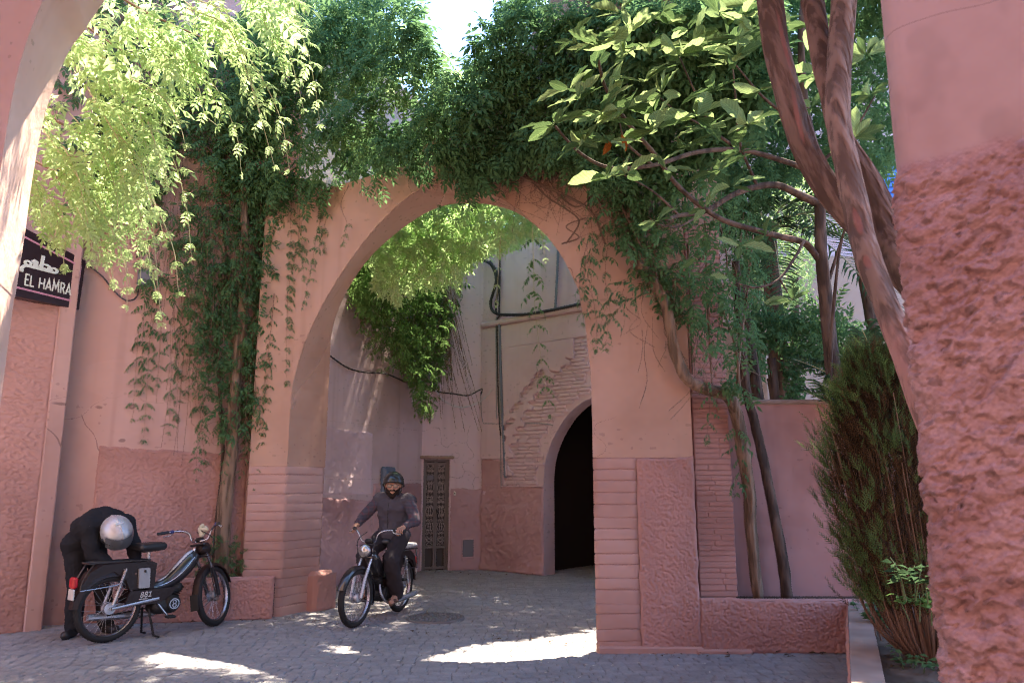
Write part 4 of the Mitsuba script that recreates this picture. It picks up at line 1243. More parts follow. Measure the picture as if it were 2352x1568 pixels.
tq = [(1985, 1010, 6.25), (1945, 935, 6.2), (1918, 870, 6.2), (1908, 800, 6.18), (1898, 700, 6.15), (1890, 620, 6.1), (1885, 560, 6.1), (1883, 470, 6.1), (1878, 380, 6.1), (1850, 250, 6.0), (1840, 100, 5.9), (1850, -60, 5.9)]
tpts = np.array([at(*q) for q in tq])
tpts = np.vstack([[tpts[0][0] + 0.10, 6.3, 0.38], tpts])
obj('trunk', tube(tpts, np.interp(np.linspace(0, 1, len(tpts)), [0, .3, .55, 1], [0.075, 0.062, 0.05, 0.025]), 14, n=8, lump=0.12, seed=4), 'bark_dark', lt, True)
branches = [
    ([(1885, 470, 6.1), (1840, 450, 6.05), (1780, 425, 6.0), (1700, 440, 5.9), (1620, 485, 5.8), (1560, 495, 5.7), (1530, 505, 5.6)], 0.036),
    ([(1888, 605, 6.1), (1850, 560, 6.05), (1800, 545, 6.0), (1740, 530, 5.9), (1650, 500, 5.8), (1560, 430, 5.65), (1500, 350, 5.5), (1440, 280, 5.4), (1390, 200, 5.3), (1370, 115, 5.25)], 0.03),
    ([(1880, 590, 6.1), (1850, 555, 6.0), (1830, 585, 5.9), (1790, 640, 5.8), (1740, 660, 5.75), (1690, 650, 5.7)], 0.016),
    ([(1878, 400, 6.1), (1800, 370, 6.0), (1700, 345, 5.9), (1600, 350, 5.7), (1500, 380, 5.5), (1400, 385, 5.4), (1330, 350, 5.3), (1275, 290, 5.2)], 0.026),
    ([(1700, 345, 5.9), (1640, 300, 5.8), (1600, 220, 5.6), (1560, 130, 5.5)], 0.016), ([(1500, 380, 5.5), (1440, 330, 5.4), (1420, 270, 5.3)], 0.012),
    ([(1860, 300, 6.0), (1760, 230, 5.8), (1690, 150, 5.6)], 0.018), ([(1620, 485, 5.8), (1560, 520, 5.6), (1510, 515, 5.5)], 0.011),
    ([(1905, 640, 6.12), (1930, 560, 6.1), (1955, 480, 6.0)], 0.016), ([(1905, 880, 6.15), (1912, 740, 6.05), (1925, 600, 6.0), (1935, 550, 6.0)], 0.02),
    ([(1740, 430, 5.95), (1700, 330, 5.8), (1690, 230, 5.6), (1680, 120, 5.5)], 0.014), ([(1560, 495, 5.7), (1500, 440, 5.6), (1430, 400, 5.5)], 0.012),
    ([(1850, 250, 6.0), (1800, 130, 5.8), (1780, 40, 5.7)], 0.016), ([(1880, 380, 6.1), (1960, 300, 6.0), (2010, 220, 5.9)], 0.016),
    ([(1640, 300, 5.8), (1560, 260, 5.6), (1500, 210, 5.45)], 0.010), ([(1790, 640, 5.8), (1820, 690, 5.8)], 0.008)]
for b, r0 in branches:
    obj('branch', tube(np.array([at(*q) for q in b]), np.linspace(r0, r0 * 0.35, len(b)), 9, n=7, lump=0.12, seed=int(r0 * 1e4)), 'bark_dark', lt, True)
clusters = [  # tip (x, y, Y), number of leaves, length in metres
    (1275, 285, 5.2, 9, .20), (1330, 230, 5.25, 8, .20), (1380, 260, 5.3, 9, .21), (1400, 330, 5.3, 8, .20), (1440, 250, 5.35, 9, .22), (1500, 300, 5.4, 9, .24), (1520, 215, 5.45, 8, .20), (1560, 130, 5.5, 8, .21),
    (1385, 105, 5.25, 6, .21), (1425, 30, 5.2, 5, .2), (1600, 270, 5.6, 9, .26), (1530, 390, 5.5, 6, .17), (1640, 210, 5.6, 8, .20), (1690, 130, 5.55, 9, .22), (1680, 430, 5.75, 7, .18), (1440, 400, 5.45, 7, .17), (1510, 510, 5.5, 6, .13),
    (1700, 350, 5.7, 6, .18), (1780, 60, 5.7, 9, .22), (1740, 10, 5.5, 8, .22), (1580, 340, 5.6, 8, .2), (1340, 330, 5.3, 8, .18), (1480, 190, 5.4, 6, .18), (1620, 480, 5.75, 5, .14), (1760, 540, 5.9, 5, .15), (1700, 565, 5.75, 5, .16),
    (1860, 60, 5.8, 8, .22), (1990, 130, 5.9, 7, .2), (2000, 220, 5.9, 7, .2), (1960, 320, 6.0, 6, .18), (1650, 30, 5.4, 7, .22), (1620, 640, 5.7, 4, .12), (1860, 250, 5.9, 6, .2), (1880, 170, 5.9, 6, .2), (1820, 690, 5.8, 5, .15), (1560, 620, 5.7, 3, .12)]
for _ in range(24):
    clusters.append((rv.uniform(1300, 1760), rv.uniform(20, 420), rv.uniform(5.2, 5.8), int(rv.integers(5, 9)), rv.uniform(0.15, 0.22)))
for (x, y, Y, n, L) in clusters:
    c = at(x, y, Y - 0.5)
    ax = unit(np.array([-0.25, -0.3, 0.85]) + rv.normal(0, 0.3, 3))
    for k in range(n):
        a = k * 2.4 + rv.uniform(0, 1)
        e = frame(ax, (0.3, 1, 0.1))
        radial = e[:, 1] * math.cos(a) + e[:, 2] * math.sin(a)
        d = unit(radial * rv.uniform(0.7, 1.1) + ax * rv.uniform(-0.05, 0.65))
        put_leaf(c + d * 0.015, d, unit(ax + rv.normal(0, 0.42, 3)), 1.2 * L * rv.uniform(0.55, 1.12), 'leaf_loquat_shaded' if rv.random() < 0.38 else 'leaf_loquat')
for (x, y, Y, d_) in [(1400, 320, 4.8, -0.25), (1428, 310, 4.85, 0.2)]:
    put_leaf(at(x, y, Y), [d_, -0.3, -0.9], [0.5 - d_, -1, 0.1], 0.13, 'leaf_old')

PEND.sort(key=lambda q: -q[0] - (1 if q[4] == 'leaf_old' else 0))
for _, v_, F, UV, mat in PEND[:300]:
    obj('leaf', (v_, F), mat, lt, True, uv=UV)
if len(PEND) > 300:
    m_ = M()
    for _, v_, F, UV, mat in PEND[300:]:
        m_.add(v_, F)
    obj('small_leaves', m_, 'leaf_loquat_shaded', lt, True, kind='stuff', uv=np.vstack([q[3] for q in PEND[300:]]))

# ------------------------------------------------------------------ the leaning trunks beside the near pier
ot = thing('bare_trunk_tree', 'three bare leaning brown trunks with red paint marks beside the near pier', 'tree')
tA = [(1755, -160, 3.6), (1775, 60, 3.6), (1800, 180, 3.6), (1838, 310, 3.62), (1880, 400, 3.62), (1940, 480, 3.6), (2000, 540, 3.56), (2070, 590, 3.5), (2160, 650, 3.4)]
tB = [(1940, -160, 3.35), (1938, 0, 3.35), (1928, 150, 3.35), (1925, 270, 3.35), (1945, 380, 3.35), (1962, 460, 3.35), (1990, 580, 3.33), (2035, 700, 3.3), (2075, 800, 3.28), (2115, 910, 3.25), (2180, 1060, 3.2)]
tC = [(1850, -120, 3.55), (1866, 0, 3.5), (1888, 130, 3.45), (1912, 240, 3.42), (1925, 300, 3.4), (1950, 370, 3.4)]
tD = [(1926, 290, 3.50), (1958, 350, 3.50), (2000, 430, 3.5), (2030, 510, 3.5), (2062, 600, 3.46), (2120, 680, 3.4)]
for q, r in ((tA, [.075, .074, .074, .072, .074, .076, .078, .08, .08]), (tB, [.066, .066, .064, .062, .064, .064, .062, .062, .064, .066, .07]), (tC, [.06, .06, .058, .054, .05, .04]), (tD, [.035, .05, .07, .085, .085, .08])):
    obj('trunk', tube(np.array([at(*p) for p in q]), np.array(r) * 0.9, 40, n=22, lump=0.10, seed=len(q)), 'bark_washed' if q is tB else 'bark_brown', ot, True)
l6 = Leaves()
n = 9000
cq = rv.normal(0, 1, (n, 3))
cq = unit(cq) * (rv.uniform(0.25, 1.0, (n, 1)) ** 0.5)
cq = np.array([0.4, 2.9, 6.3]) + cq * [3.6, 2.3, 1.0]  # unseen leaf mass added overhead to shade the ground near the viewer
cq = np.vstack([cq, np.array([-2.0, 4.1, 6.8]) + unit(rnd(2600, 1.0)) * (rv.uniform(0.2, 1.0, (2600, 1)) ** 0.5) * [2.4, 1.4, 0.6]])  # second unseen mass, added to darken the near arch and dapple its jamb
n = len(cq)
l6.add(cq, unit(rnd(n, 0.8) + [0, 0, -0.2]), unit(rnd(n, 0.4) + [0, 0, 1.0]), 0.24 * rv.uniform(0.7, 1.2, n))
obj('added_crown', l6, 'leaf_jasmine', ot, kind='stuff')
tw = tube(at(1965, 590, 3.33) + 0.068 * np.array([[math.cos(a), math.sin(a), 0.35 * math.sin(a + 2.5)] for a in np.linspace(0, 2 * np.pi, 14)]), 0.003, 5)
tA0, tB0 = at(2180, 1060, 3.2), at(2160, 650, 3.4)
obj('trunk', tube([tA0, tA0 + [0.08, 0.0, -0.45], (tA0[0] + 0.12, 3.2, 0.3)], [.07, .08, .10], 16, n=6), 'bark_brown', ot, True)

# ------------------------------------------------------------------ conifer bush
cb = thing('conifer_bush', 'tall leaning conifer bush, green outside and brown inside, in the right bed', 'bush')
gl, bl, stc = M(), M(), M()
base = np.array([2.62, 5.05, 0.40])


def needles(m, p, d, n, L):
    """a feathery sprig: short flat scales either side of an axis"""
    d = unit(d)
    a = unit(np.cross(d, rv.normal(0, 1, 3)))
    b = np.cross(d, a)
    V, F = [], []
    for k in range(n):
        t = k / n
        s = 1 if k % 2 else -1
        o = unit(d * 0.9 + a * s * 0.7 + b * rv.uniform(-0.5, 0.5))
        q = p + d * L * t
        l = L * 0.34 * (1.1 - 0.6 * t)
        w = np.cross(o, b) * l * 0.10
        i = len(V)
        V += [q - w, q + w, q + o * l]
        F.append([i, i + 1, i + 2])
    i = len(V)
    w = a * L * 0.012
    V += [p - w, p + w, p + d * L]
    F.append([i, i + 1, i + 2])
    m.add(V, F)


for k in range(8500):
    t = rv.uniform(0.10, 1.0) ** 0.8
    a = rv.uniform(0, 2 * np.pi)
    rad = (0.09 + 0.36 * math.sin(math.pi * min(1, t * 0.86 + 0.08)) ** 0.8) * rv.uniform(0.45, 1.02) * (0.72 + 0.55 * float(meshkit.fbm(np.array([[math.cos(a) * 2.2, math.sin(a) * 2.2, t * 6.0]]), 2, 6)[0])) * (1.22 if rv.random() < 0.12 else 1.0)
    lean = np.array([-0.20, 0.02, 0]) * t
    c = base + [0.10 * t, 0, 1.98 * t]
    p = c + lean + [rad * 1.05 * math.cos(a), rad * math.sin(a), 0]
    d = np.array([math.cos(a) * 0.5, math.sin(a) * 0.5, 0.85]) + rv.normal(0, 0.2, 3)
    outer_ = rad > 0.30 * (0.4 + math.sin(math.pi * t))
    brown = (rv.random() < (0.10 if math.cos(a) < 0.2 else 0.30)) or not outer_
    needles(bl if brown else gl, p, d, 12, rv.uniform(0.07, 0.14))
for k in range(120):
    a = rv.uniform(0, 2 * np.pi)
    r1 = rv.uniform(0.1, 0.42)
    h = rv.uniform(0.5, 1.7)
    p0 = base + [0.09 * math.cos(a), 0.09 * math.sin(a), 0]
    p3 = base + np.array([-0.20 * h / 1.85 + r1 * math.cos(a), r1 * math.sin(a), h])
    stc.mesh(tube([p0, p0 * 0.55 + p3 * 0.45 + [0.06 * math.cos(a), 0.06 * math.sin(a), -0.05], p3], [0.009, 0.006, 0.003], 5, n=5, cap=False))
obj('foliage', gl, 'leaf_conifer', cb, kind='stuff')
obj('dry_foliage', bl, 'leaf_dry', cb, kind='stuff', label='brown dead sprigs inside the bush')
obj('stem', stc, 'twig', cb, kind='stuff')


# ------------------------------------------------------------------ palms, garden plants
def frond(root, tipdir, L, arch_, n=46, leafL=0.42, w=0.024, parent=None):
    t = np.linspace(0, 1, 14)
    d = unit(tipdir)
    p = root + d * (L * t)[:, None] + np.array([0, 0, -1]) * (arch_ * t ** 2)[:, None]
    k = obj('frond', tube(p, np.linspace(0.012, 0.003, 14), 6), 'green_stem', parent)
    m = M()
    for i in range(n):
        q = 0.12 + 0.86 * i / n
        c = np.array([np.interp(q, t, p[:, j]) for j in range(3)])
        tg = unit(np.array([np.interp(min(q + 0.05, 1), t, p[:, j]) - np.interp(q - 0.05, t, p[:, j]) for j in range(3)]))
        sd_ = unit(np.cross(tg, [0, 0, 1]))
        up = np.cross(sd_, tg)
        for s in (1, -1):
            o = unit(sd_ * s * 0.85 + tg * 0.65 + up * 0.35 + rv.normal(0, 0.07, 3))
            l = leafL * (0.55 + 0.6 * math.sin(math.pi * min(1, q + 0.1))) * rv.uniform(0.85, 1.1)
            b = unit(np.cross(o, up)) * w / 2
            mid = c + o * l * 0.5 - [0, 0, 0.02]
            end = c + o * l - [0, 0, 0.10 * l / 0.3]
            m.add([c - b * 0.4, c + b * 0.4, mid + b, mid - b, end, mid + up * 0.008], [[0, 1, 5], [1, 2, 5], [0, 5, 3], [5, 2, 4], [3, 5, 4]])
    obj('leaflets', m, 'leaf_palm', k, kind='stuff')


pm = thing('palm_plant', 'dark green feathery palm in the garden behind the loquat trunk', 'palm')
rt = at(2075, 900, 7.5)
rt2 = np.array([rt[0], 7.55, 2.0])
obj('trunk', tube([(rt[0], 7.6, 0.3), (rt[0], 7.58, 1.2), (rt[0], 7.55, 2.05)], [0.14, 0.13, 0.10], 12, n=4, lump=0.2), 'bark_dark', pm, True)
for dd, L, a_ in [((-0.7, -0.4, 0.9), 1.4, 0.3), ((-0.35, -0.6, 0.95), 1.5, 0.25), ((0.3, -0.6, 0.9), 1.5, 0.3), ((-0.95, -0.2, 0.9), 1.6, 0.4), ((0.1, -0.8, 0.5), 1.3, 0.3), ((-0.5, 0.2, 0.8), 1.4, 0.4), ((-0.1, -0.7, 0.7), 1.2, 0.3)]:
    frond(rt2 + rv.normal(0, 0.03, 3), dd, L, a_, parent=pm)
pm3 = thing('palm_plant', 'spiky palm rising just behind the conifer bush against the leaning trunk', 'palm')
r3 = np.array([at(2120, 1000, 6.0)[0], 6.05, 1.55])
obj('trunk', tube([(r3[0], 6.1, 0.3), (r3[0], 6.06, 1.0), tuple(r3)], [0.12, 0.11, 0.08], 12, n=4, lump=0.2), 'bark_dark', pm3, True)
for dd, L, a_ in [((-0.75, -0.2, 0.9), 1.35, 0.25), ((-0.45, -0.3, 1.1), 1.45, 0.2), ((-0.15, -0.3, 1.2), 1.4, 0.2), ((-0.6, 0.2, 0.8), 1.3, 0.3), ((-0.3, 0.3, 1.2), 1.4, 0.2), ((0.3, 0.1, 1.0), 1.2, 0.3)]:
    frond(r3 + rv.normal(0, 0.03, 3), dd, L, a_, parent=pm3)
pm2 = thing('palm_plant', 'second palm whose long fronds hang down behind the low garden wall', 'palm')
rt3 = np.array([at(1780, 480, 9.0)[0], 9.3, 4.7])
obj('trunk', tube([(rt3[0] + 0.1, 9.4, 0.3), (rt3[0] + 0.05, 9.35, 2.5), rt3], [0.13, 0.12, 0.10], 12, n=4, lump=0.2), 'bark_dark', pm2, True)
for dd, L, a_ in [((-0.5, -0.6, 0.5), 1.7, 1.4), ((0.0, -0.8, 0.5), 1.7, 1.5), ((0.5, -0.6, 0.3), 1.9, 1.7), ((-0.8, 0.1, 0.7), 1.6, 1.2), ((0.7, 0.1, 0.6), 1.7, 1.3), ((0.25, -0.7, -0.1), 2.0, 1.6), ((-0.25, -0.9, 0.0), 1.7, 1.4), ((0.8, -0.4, 0.0), 2.1, 1.5)]:
    frond(rt3 + rv.normal(0, 0.03, 3), dd, L, a_, parent=pm2)

# trees and creepers that close the garden
def big_leaf_mass(name, label, cat, pol, n, Y0, Y1, size, mat, trunk=None, templates=PINNATE, dirv=(0, -0.5, -0.3)):
    k = thing(name, label, cat)
    lv = Leaves(templates)
    q = in_poly(pol, n)
    Y = rv.uniform(Y0, Y1, n)
    r = rays(q)
    lv.add(EYE + r * (Y / r[:, 1])[:, None], unit(np.array(dirv) + rnd(n, 0.7)), unit(np.array([0, -0.3, 1.0]) + rnd(n, 0.5)), size * rv.uniform(0.7, 1.2, n))
    obj('foliage', lv, mat, k, kind='stuff')
    if trunk is not None:
        obj('trunk', tube(trunk, np.linspace(0.09, 0.05, len(trunk)), 10, n=5, lump=0.15), 'bark_dark', k, True)
    return k


def simple_leaf(seed):
    v, f = leaflet(1.0, 0.5, 0.25, 0.2)
    return v, f


ROUND = [simple_leaf(0)]
x9 = at(1800, 480, 11.0)
big_leaf_mass('garden_tree', 'small-leaved tree deep in the garden, its back leaves glowing in the sun', 'tree', [(1740, 380), (1900, 380), (1890, 520), (1860, 680), (1790, 720), (1720, 660), (1730, 500)], 4200, 9.9, 11.6, 0.085, 'leaf_sunlit',
              [(x9[0], 11.2, 0.2), (x9[0], 11.1, 2.2), (x9[0] + 0.1, 11.0, 4.6)], ROUND)
big_leaf_mass('garden_creeper', 'dark creeper curtain high behind the leaning trunks at the upper right', 'vine', [(1560, -150), (2100, -150), (2100, 330), (2000, 420), (1900, 400), (1780, 430), (1600, 430)], 4200, 7.6, 9.6, 0.25, 'leaf_jasmine',
              [(4.6, 9.0, 0.3), (4.3, 8.8, 3.0), (3.9, 8.6, 6.0)])
gs_ = thing('garden_tree', 'leaf mass added above the frame to shade the right garden bed', 'tree')
l7 = Leaves()
n = 1500
cq = np.array([4.2, 6.6, 6.9]) + unit(rnd(n, 1.0)) * (rv.uniform(0.2, 1.0, (n, 1)) ** 0.5) * [1.2, 1.3, 0.6]  # unseen leaves added to keep the sun off the kerb and bed
l7.add(cq, unit(rnd(n, 0.8) + [0, 0, -0.2]), unit(rnd(n, 0.4) + [0, 0, 1.0]), 0.28 * rv.uniform(0.7, 1.2, n))
obj('added_crown', l7, 'leaf_jasmine', gs_, kind='stuff')
obj('trunk', tube([(5.0, 7.2, 0.3), (4.8, 7.1, 3.5), (4.4, 6.8, 6.8)], [0.14, 0.12, 0.06], 10, n=5, lump=0.15), 'bark_dark', gs_, True)
big_leaf_mass('ivy_hedge', 'dark ivy thicket filling the garden behind the brick pilaster and the liana', 'hedge', [(1600, 380), (1760, 380), (1760, 560), (1735, 700), (1745, 830), (1712, 890), (1696, 880), (1690, 700), (1680, 560)], 520, 7.9, 9.0, 0.24, 'leaf_jasmine',
              [(2.75, 8.3, 0.3), (2.7, 8.2, 2.0), (2.5, 8.1, 3.8)])
big_leaf_mass('garden_shrub', 'green feathery shrub above the low garden wall', 'shrub', [(1720, 700), (1900, 690), (2000, 760), (2010, 840), (1930, 830), (1830, 800), (1740, 790)], 420, 8.3, 9.4, 0.26, 'leaf_jasmine',
              [(3.2, 8.9, 0.3), (3.15, 8.8, 1.6), (3.0, 8.7, 2.7)])
big_leaf_mass('ivy_column', 'narrow dark ivy-clad post behind the low garden wall', 'vine', [(1795, 800), (1845, 800), (1850, 925), (1800, 925)], 500, 8.35, 8.6, 0.075, 'leaf_jasmine', [(2.98, 8.55, 0.2), (2.98, 8.55, 1.6), (2.95, 8.5, 2.9)], ROUND)

# houses behind the garden
gh = thing('garden_house', 'lilac house with a greyish lower wall behind the garden', 'house')
obj('wall', prism([(2.3, 12.6), (9.0, 12.6), (9.0, 13.2), (2.3, 13.2)], -0.1, 9.5), 'plaster_lilac', gh)
zb = at(1900, 590, 12.5)[2]
obj('lower_wall', prism([(2.2, 12.45), (9.0, 12.45), (9.0, 12.6), (2.2, 12.6)], -0.1, zb), 'plaster_grey', gh)
plain('blue_paint', (0.05, 0.16, 0.48), 0.5)
sb = at(2040, 400, 12.4)
obj('shutter', join(*[cbox((0.9, 0.05, 0.09), 0.01, (sb[0] + 0.25, 12.55, sb[2] - 0.45 + 0.105 * k)) for k in range(10)]), 'blue_paint', gh)
gy = thing('garden_side_wall', 'plain beige wall deep in the garden behind the ivy post', 'wall')
obj('plaster', prism([(1.95, 9.9), (3.35, 9.9), (3.35, 10.1), (1.95, 10.1)], -0.1, at(1750, 740, 9.9)[2]), 'plaster_grey', gy)


# weeds in the bed
plain('weed_stem', (0.06, 0.10, 0.035), 0.6)


def weed(p, n, s, label, mat='leaf_loquat'):
    k = thing('weed', label, 'plant')
    m, lv = M(), Leaves([simple_leaf(0)])
    for i in range(n):
        a = i * 2.4
        q = p + np.array([0.05 * math.cos(a) * (i % 3), 0.05 * math.sin(a) * (i % 3), 0])
        tip_ = q + np.array([math.cos(a) * 0.05, math.sin(a) * 0.05, s * rv.uniform(0.6, 1.2)])
        m.mesh(tube([q - [0, 0, 0.06], (q + tip_) / 2 + rv.normal(0, 0.008, 3), tip_], [0.004, 0.003, 0.002], 5, n=3))
        for j in range(11):
            b = rv.uniform(0, 6.28)
            lv.add(q + (tip_ - q) * rv.uniform(0.25, 1.05), unit([math.cos(b), math.sin(b), 0.1]), unit([0, -0.4, 1.0] + rv.normal(0, 0.35, 3)), s * rv.uniform(0.4, 0.75))
    obj('stalk', m, 'weed_stem', k, kind='stuff')
    obj('leaves', lv, mat, k, kind='stuff')


weed(at(2100, 1350, 3.9), 6, 0.12, 'leafy green weed against the conifer bush beside the near pier', 'leaf_palm')
weed(ground(2030, 1440, 0.42), 5, 0.14, 'grey-green weed low in the bed in front of the conifer bush', 'leaf_jasmine')
weed(ground(1990, 1412, 0.42), 3, 0.12, 'small weed beside the kerb corner of the right planter', 'leaf_jasmine')
weed(ground(2095, 1530, 0.42), 6, 0.09, 'low weed at the foot of the conifer bush by the pier', 'leaf_jasmine')
weed(at(2110, 1400, 4.2), 4, 0.10, 'yellow-green weed between the conifer bush and the pier', 'leaf_mid')
for i, t in enumerate([0.06, 0.09, 0.13, 0.20, 0.25, 0.30, 0.33, 0.36, 0.39, 0.43]):
    b = C0 + uc * (5.9 * t * 0.62) + nc * (0.20 + 0.03 * rv.uniform(-1, 1))
    h = rv.uniform(0.06, 0.17)
    solo('dry_stub', tube([(*b, 0.39), (b[0] + rv.normal(0, 0.012), b[1], 0.42 + h * 0.5), (b[0] + rv.normal(0, 0.02), b[1] + rv.normal(0, 0.02), 0.42 + h)], [0.007, 0.006, 0.003], 6, n=3), 'twig',
         'thin dry plant stub along the kerb, ' + ('first first second third fourth fifth sixth seventh eighth ninth tenth'.split()[i + 1]) + ' from the planter corner', 'stub', 'dry stubs along the kerb')

# ================================================================== sign, door, services
def strokes(lines, w):
    return unary_union([LineString(l).buffer(w / 2, cap_style=2, join_style=2) if len(l) > 1 else Point(l[0]).buffer(w / 2) for l in lines])


FONT = {'E': ([[(0.5, 0), (0.06, 0), (0.06, 1), (0.5, 1)], [(0.06, .52), (0.42, .52)]], 0.56), 'L': ([[(0.06, 1), (0.06, 0), (0.5, 0)]], 0.54), 'H': ([[(0.06, 0), (0.06, 1)], [(0.66, 0), (0.66, 1)], [(0.06, .5), (0.66, .5)]], 0.80),
        'A': ([[(0.0, 0), (0.34, 1), (0.68, 0)], [(0.12, .3), (0.56, .3)]], 0.76), 'M': ([[(0.02, 0), (0.12, 1), (0.42, .35), (0.72, 1), (0.84, 0)]], 0.94), 'R': ([[(0.06, 0), (0.06, 1), (0.36, 1), (0.50, .88), (0.50, .66), (0.36, .52), (0.06, .52)], [(0.30, .52), (0.58, 0)]], 0.66),
        ' ': ([], 0.38)}
sg = thing('shop_sign', 'dark maroon sign with white lettering EL HAMRA and a pink border on the left wall', 'sign')
plain('sign_maroon', (0.022, 0.008, 0.012), 0.35, spec=0.4)
plain('sign_pink', (0.50, 0.22, 0.30), 0.5)
plain('sign_white', (0.62, 0.64, 0.58), 0.5)
US = [*us, 0]


def sign_pt(s, z, o=0.0):
    return np.array([*(S0 + us * s + ms * o), z])


board = Polygon([(-0.9, 3.425), (0.70, 3.425), (0.72, 4.00), (0.0, 4.17), (-0.9, 4.38)])
obj('board', plate(board, sign_pt(0, 0), US, [0, 0, 1], -0.13), 'sign_maroon', sg)
bl_ = LineString([(-0.9, 3.535), (0.65, 3.505), (0.665, 3.92), (0.0, 4.075), (-0.9, 4.29)]).buffer(0.010, cap_style=2, join_style=2)
obj('border', plate(bl_, sign_pt(0, 0), US, [0, 0, 1], 0.006), 'sign_pink', sg)
x = 0.0
geo = []
for ch in 'EL HAMRA':
    ls, wd = FONT[ch]
    if ls:
        geo.append(affinity.translate(strokes(ls, 0.15), x, 0))
    x += wd + 0.10
txt = affinity.translate(affinity.scale(unary_union(geo), 0.53 / x, 0.115, origin=(0, 0)), 0.065, 3.565)
obj('lettering', plate(txt, sign_pt(0, 0, 0.0), US, [0, 0, 1], 0.007), 'sign_white', sg)
ar = unary_union([  # the Arabic word, drawn right to left
    Point(0.86, 0.13).buffer(0.13).difference(Point(0.86, 0.13).buffer(0.045)), LineString([(0.86, 0.05), (0.20, 0.05)]).buffer(0.055, cap_style=2),
    affinity.rotate(affinity.scale(Point(0.60, 0.19).buffer(0.15), 1.15, 0.85), 12).difference(affinity.scale(Point(0.60, 0.19).buffer(0.06), 1.3, 0.8)), LineString([(0.50, 0.05), (0.52, 0.62)]).buffer(0.05, cap_style=2),
    Polygon([(0.30, 0.04), (0.30, 0.20), (0.24, 0.30), (0.30, 0.36), (0.40, 0.30), (0.38, 0.20), (0.44, 0.04)]).buffer(0.02),
    Point(0.14, 0.16).buffer(0.12).difference(Point(0.14, 0.16).buffer(0.04)), LineString([(0.20, 0.05), (0.06, 0.03), (-0.02, -0.10), (0.0, -0.2)]).buffer(0.05)])
ar = affinity.translate(affinity.scale(ar, 0.40, 0.27, origin=(0, 0)), 0.02, 3.76)
obj('arabic_lettering', plate(ar, sign_pt(0, 0), US, [0, 0, 1], 0.007), 'sign_white', sg)
plain('cable_black', (0.018, 0.018, 0.022), 0.5)
plain('cable_grey', (0.22, 0.23, 0.26), 0.5)
plain('cable_white', (0.5, 0.5, 0.52), 0.5)
plain('pipe_grey', (0.13, 0.15, 0.19), 0.45)
plain('enamel_blue', (0.10, 0.155, 0.23), 0.45)
plain('iron_brown', (0.165, 0.148, 0.145), 0.55, 0.1)
plain('iron_back', (0.060, 0.052, 0.052), 0.7)
plain('iron_scroll', (0.33, 0.29, 0.28), 0.5, 0.1)
plain('plate_grey', (0.16, 0.16, 0.19), 0.55, 0.2)


def on_wall(pts, wl, off):
    q = np.array(pts, float)
    return hits(q, *wl, off=np.full(len(q), off))


solo('wall_cable', tube(on_wall([(165, 600), (195, 606), (215, 618), (240, 640), (262, 668), (290, 690), (315, 680), (318, 640)], PR, 0.03), 0.008, 6, n=6), 'cable_black', 'black cable looping across the recess wall beside the sign', 'cable')
jb = hit(333, 640, RW0, RW1)
solo('junction_box', cbox((0.16, 0.06, 0.20), 0.015, jb + [*(-nr_ * 0.02), 0], np.array([[dr_[0], nr_[0], 0], [dr_[1], nr_[1], 0], [0, 0, 1]])), 'plate_grey', 'small grey junction box on the recess wall under the sunlit vine', 'box')

# iron door
dk = thing('iron_door', 'narrow brown iron double door with scroll grilles at the end of the alley', 'door')
dwid = db - da
DO = QB + u2 * da + n2 * 0.10
R2 = np.array([[u2[0], n2[0], 0], [u2[1], n2[1], 0], [0, 0, 1]])


def on_door(s, z, o=0.0):
    return np.array([*(DO + u2 * s - n2 * o), z])


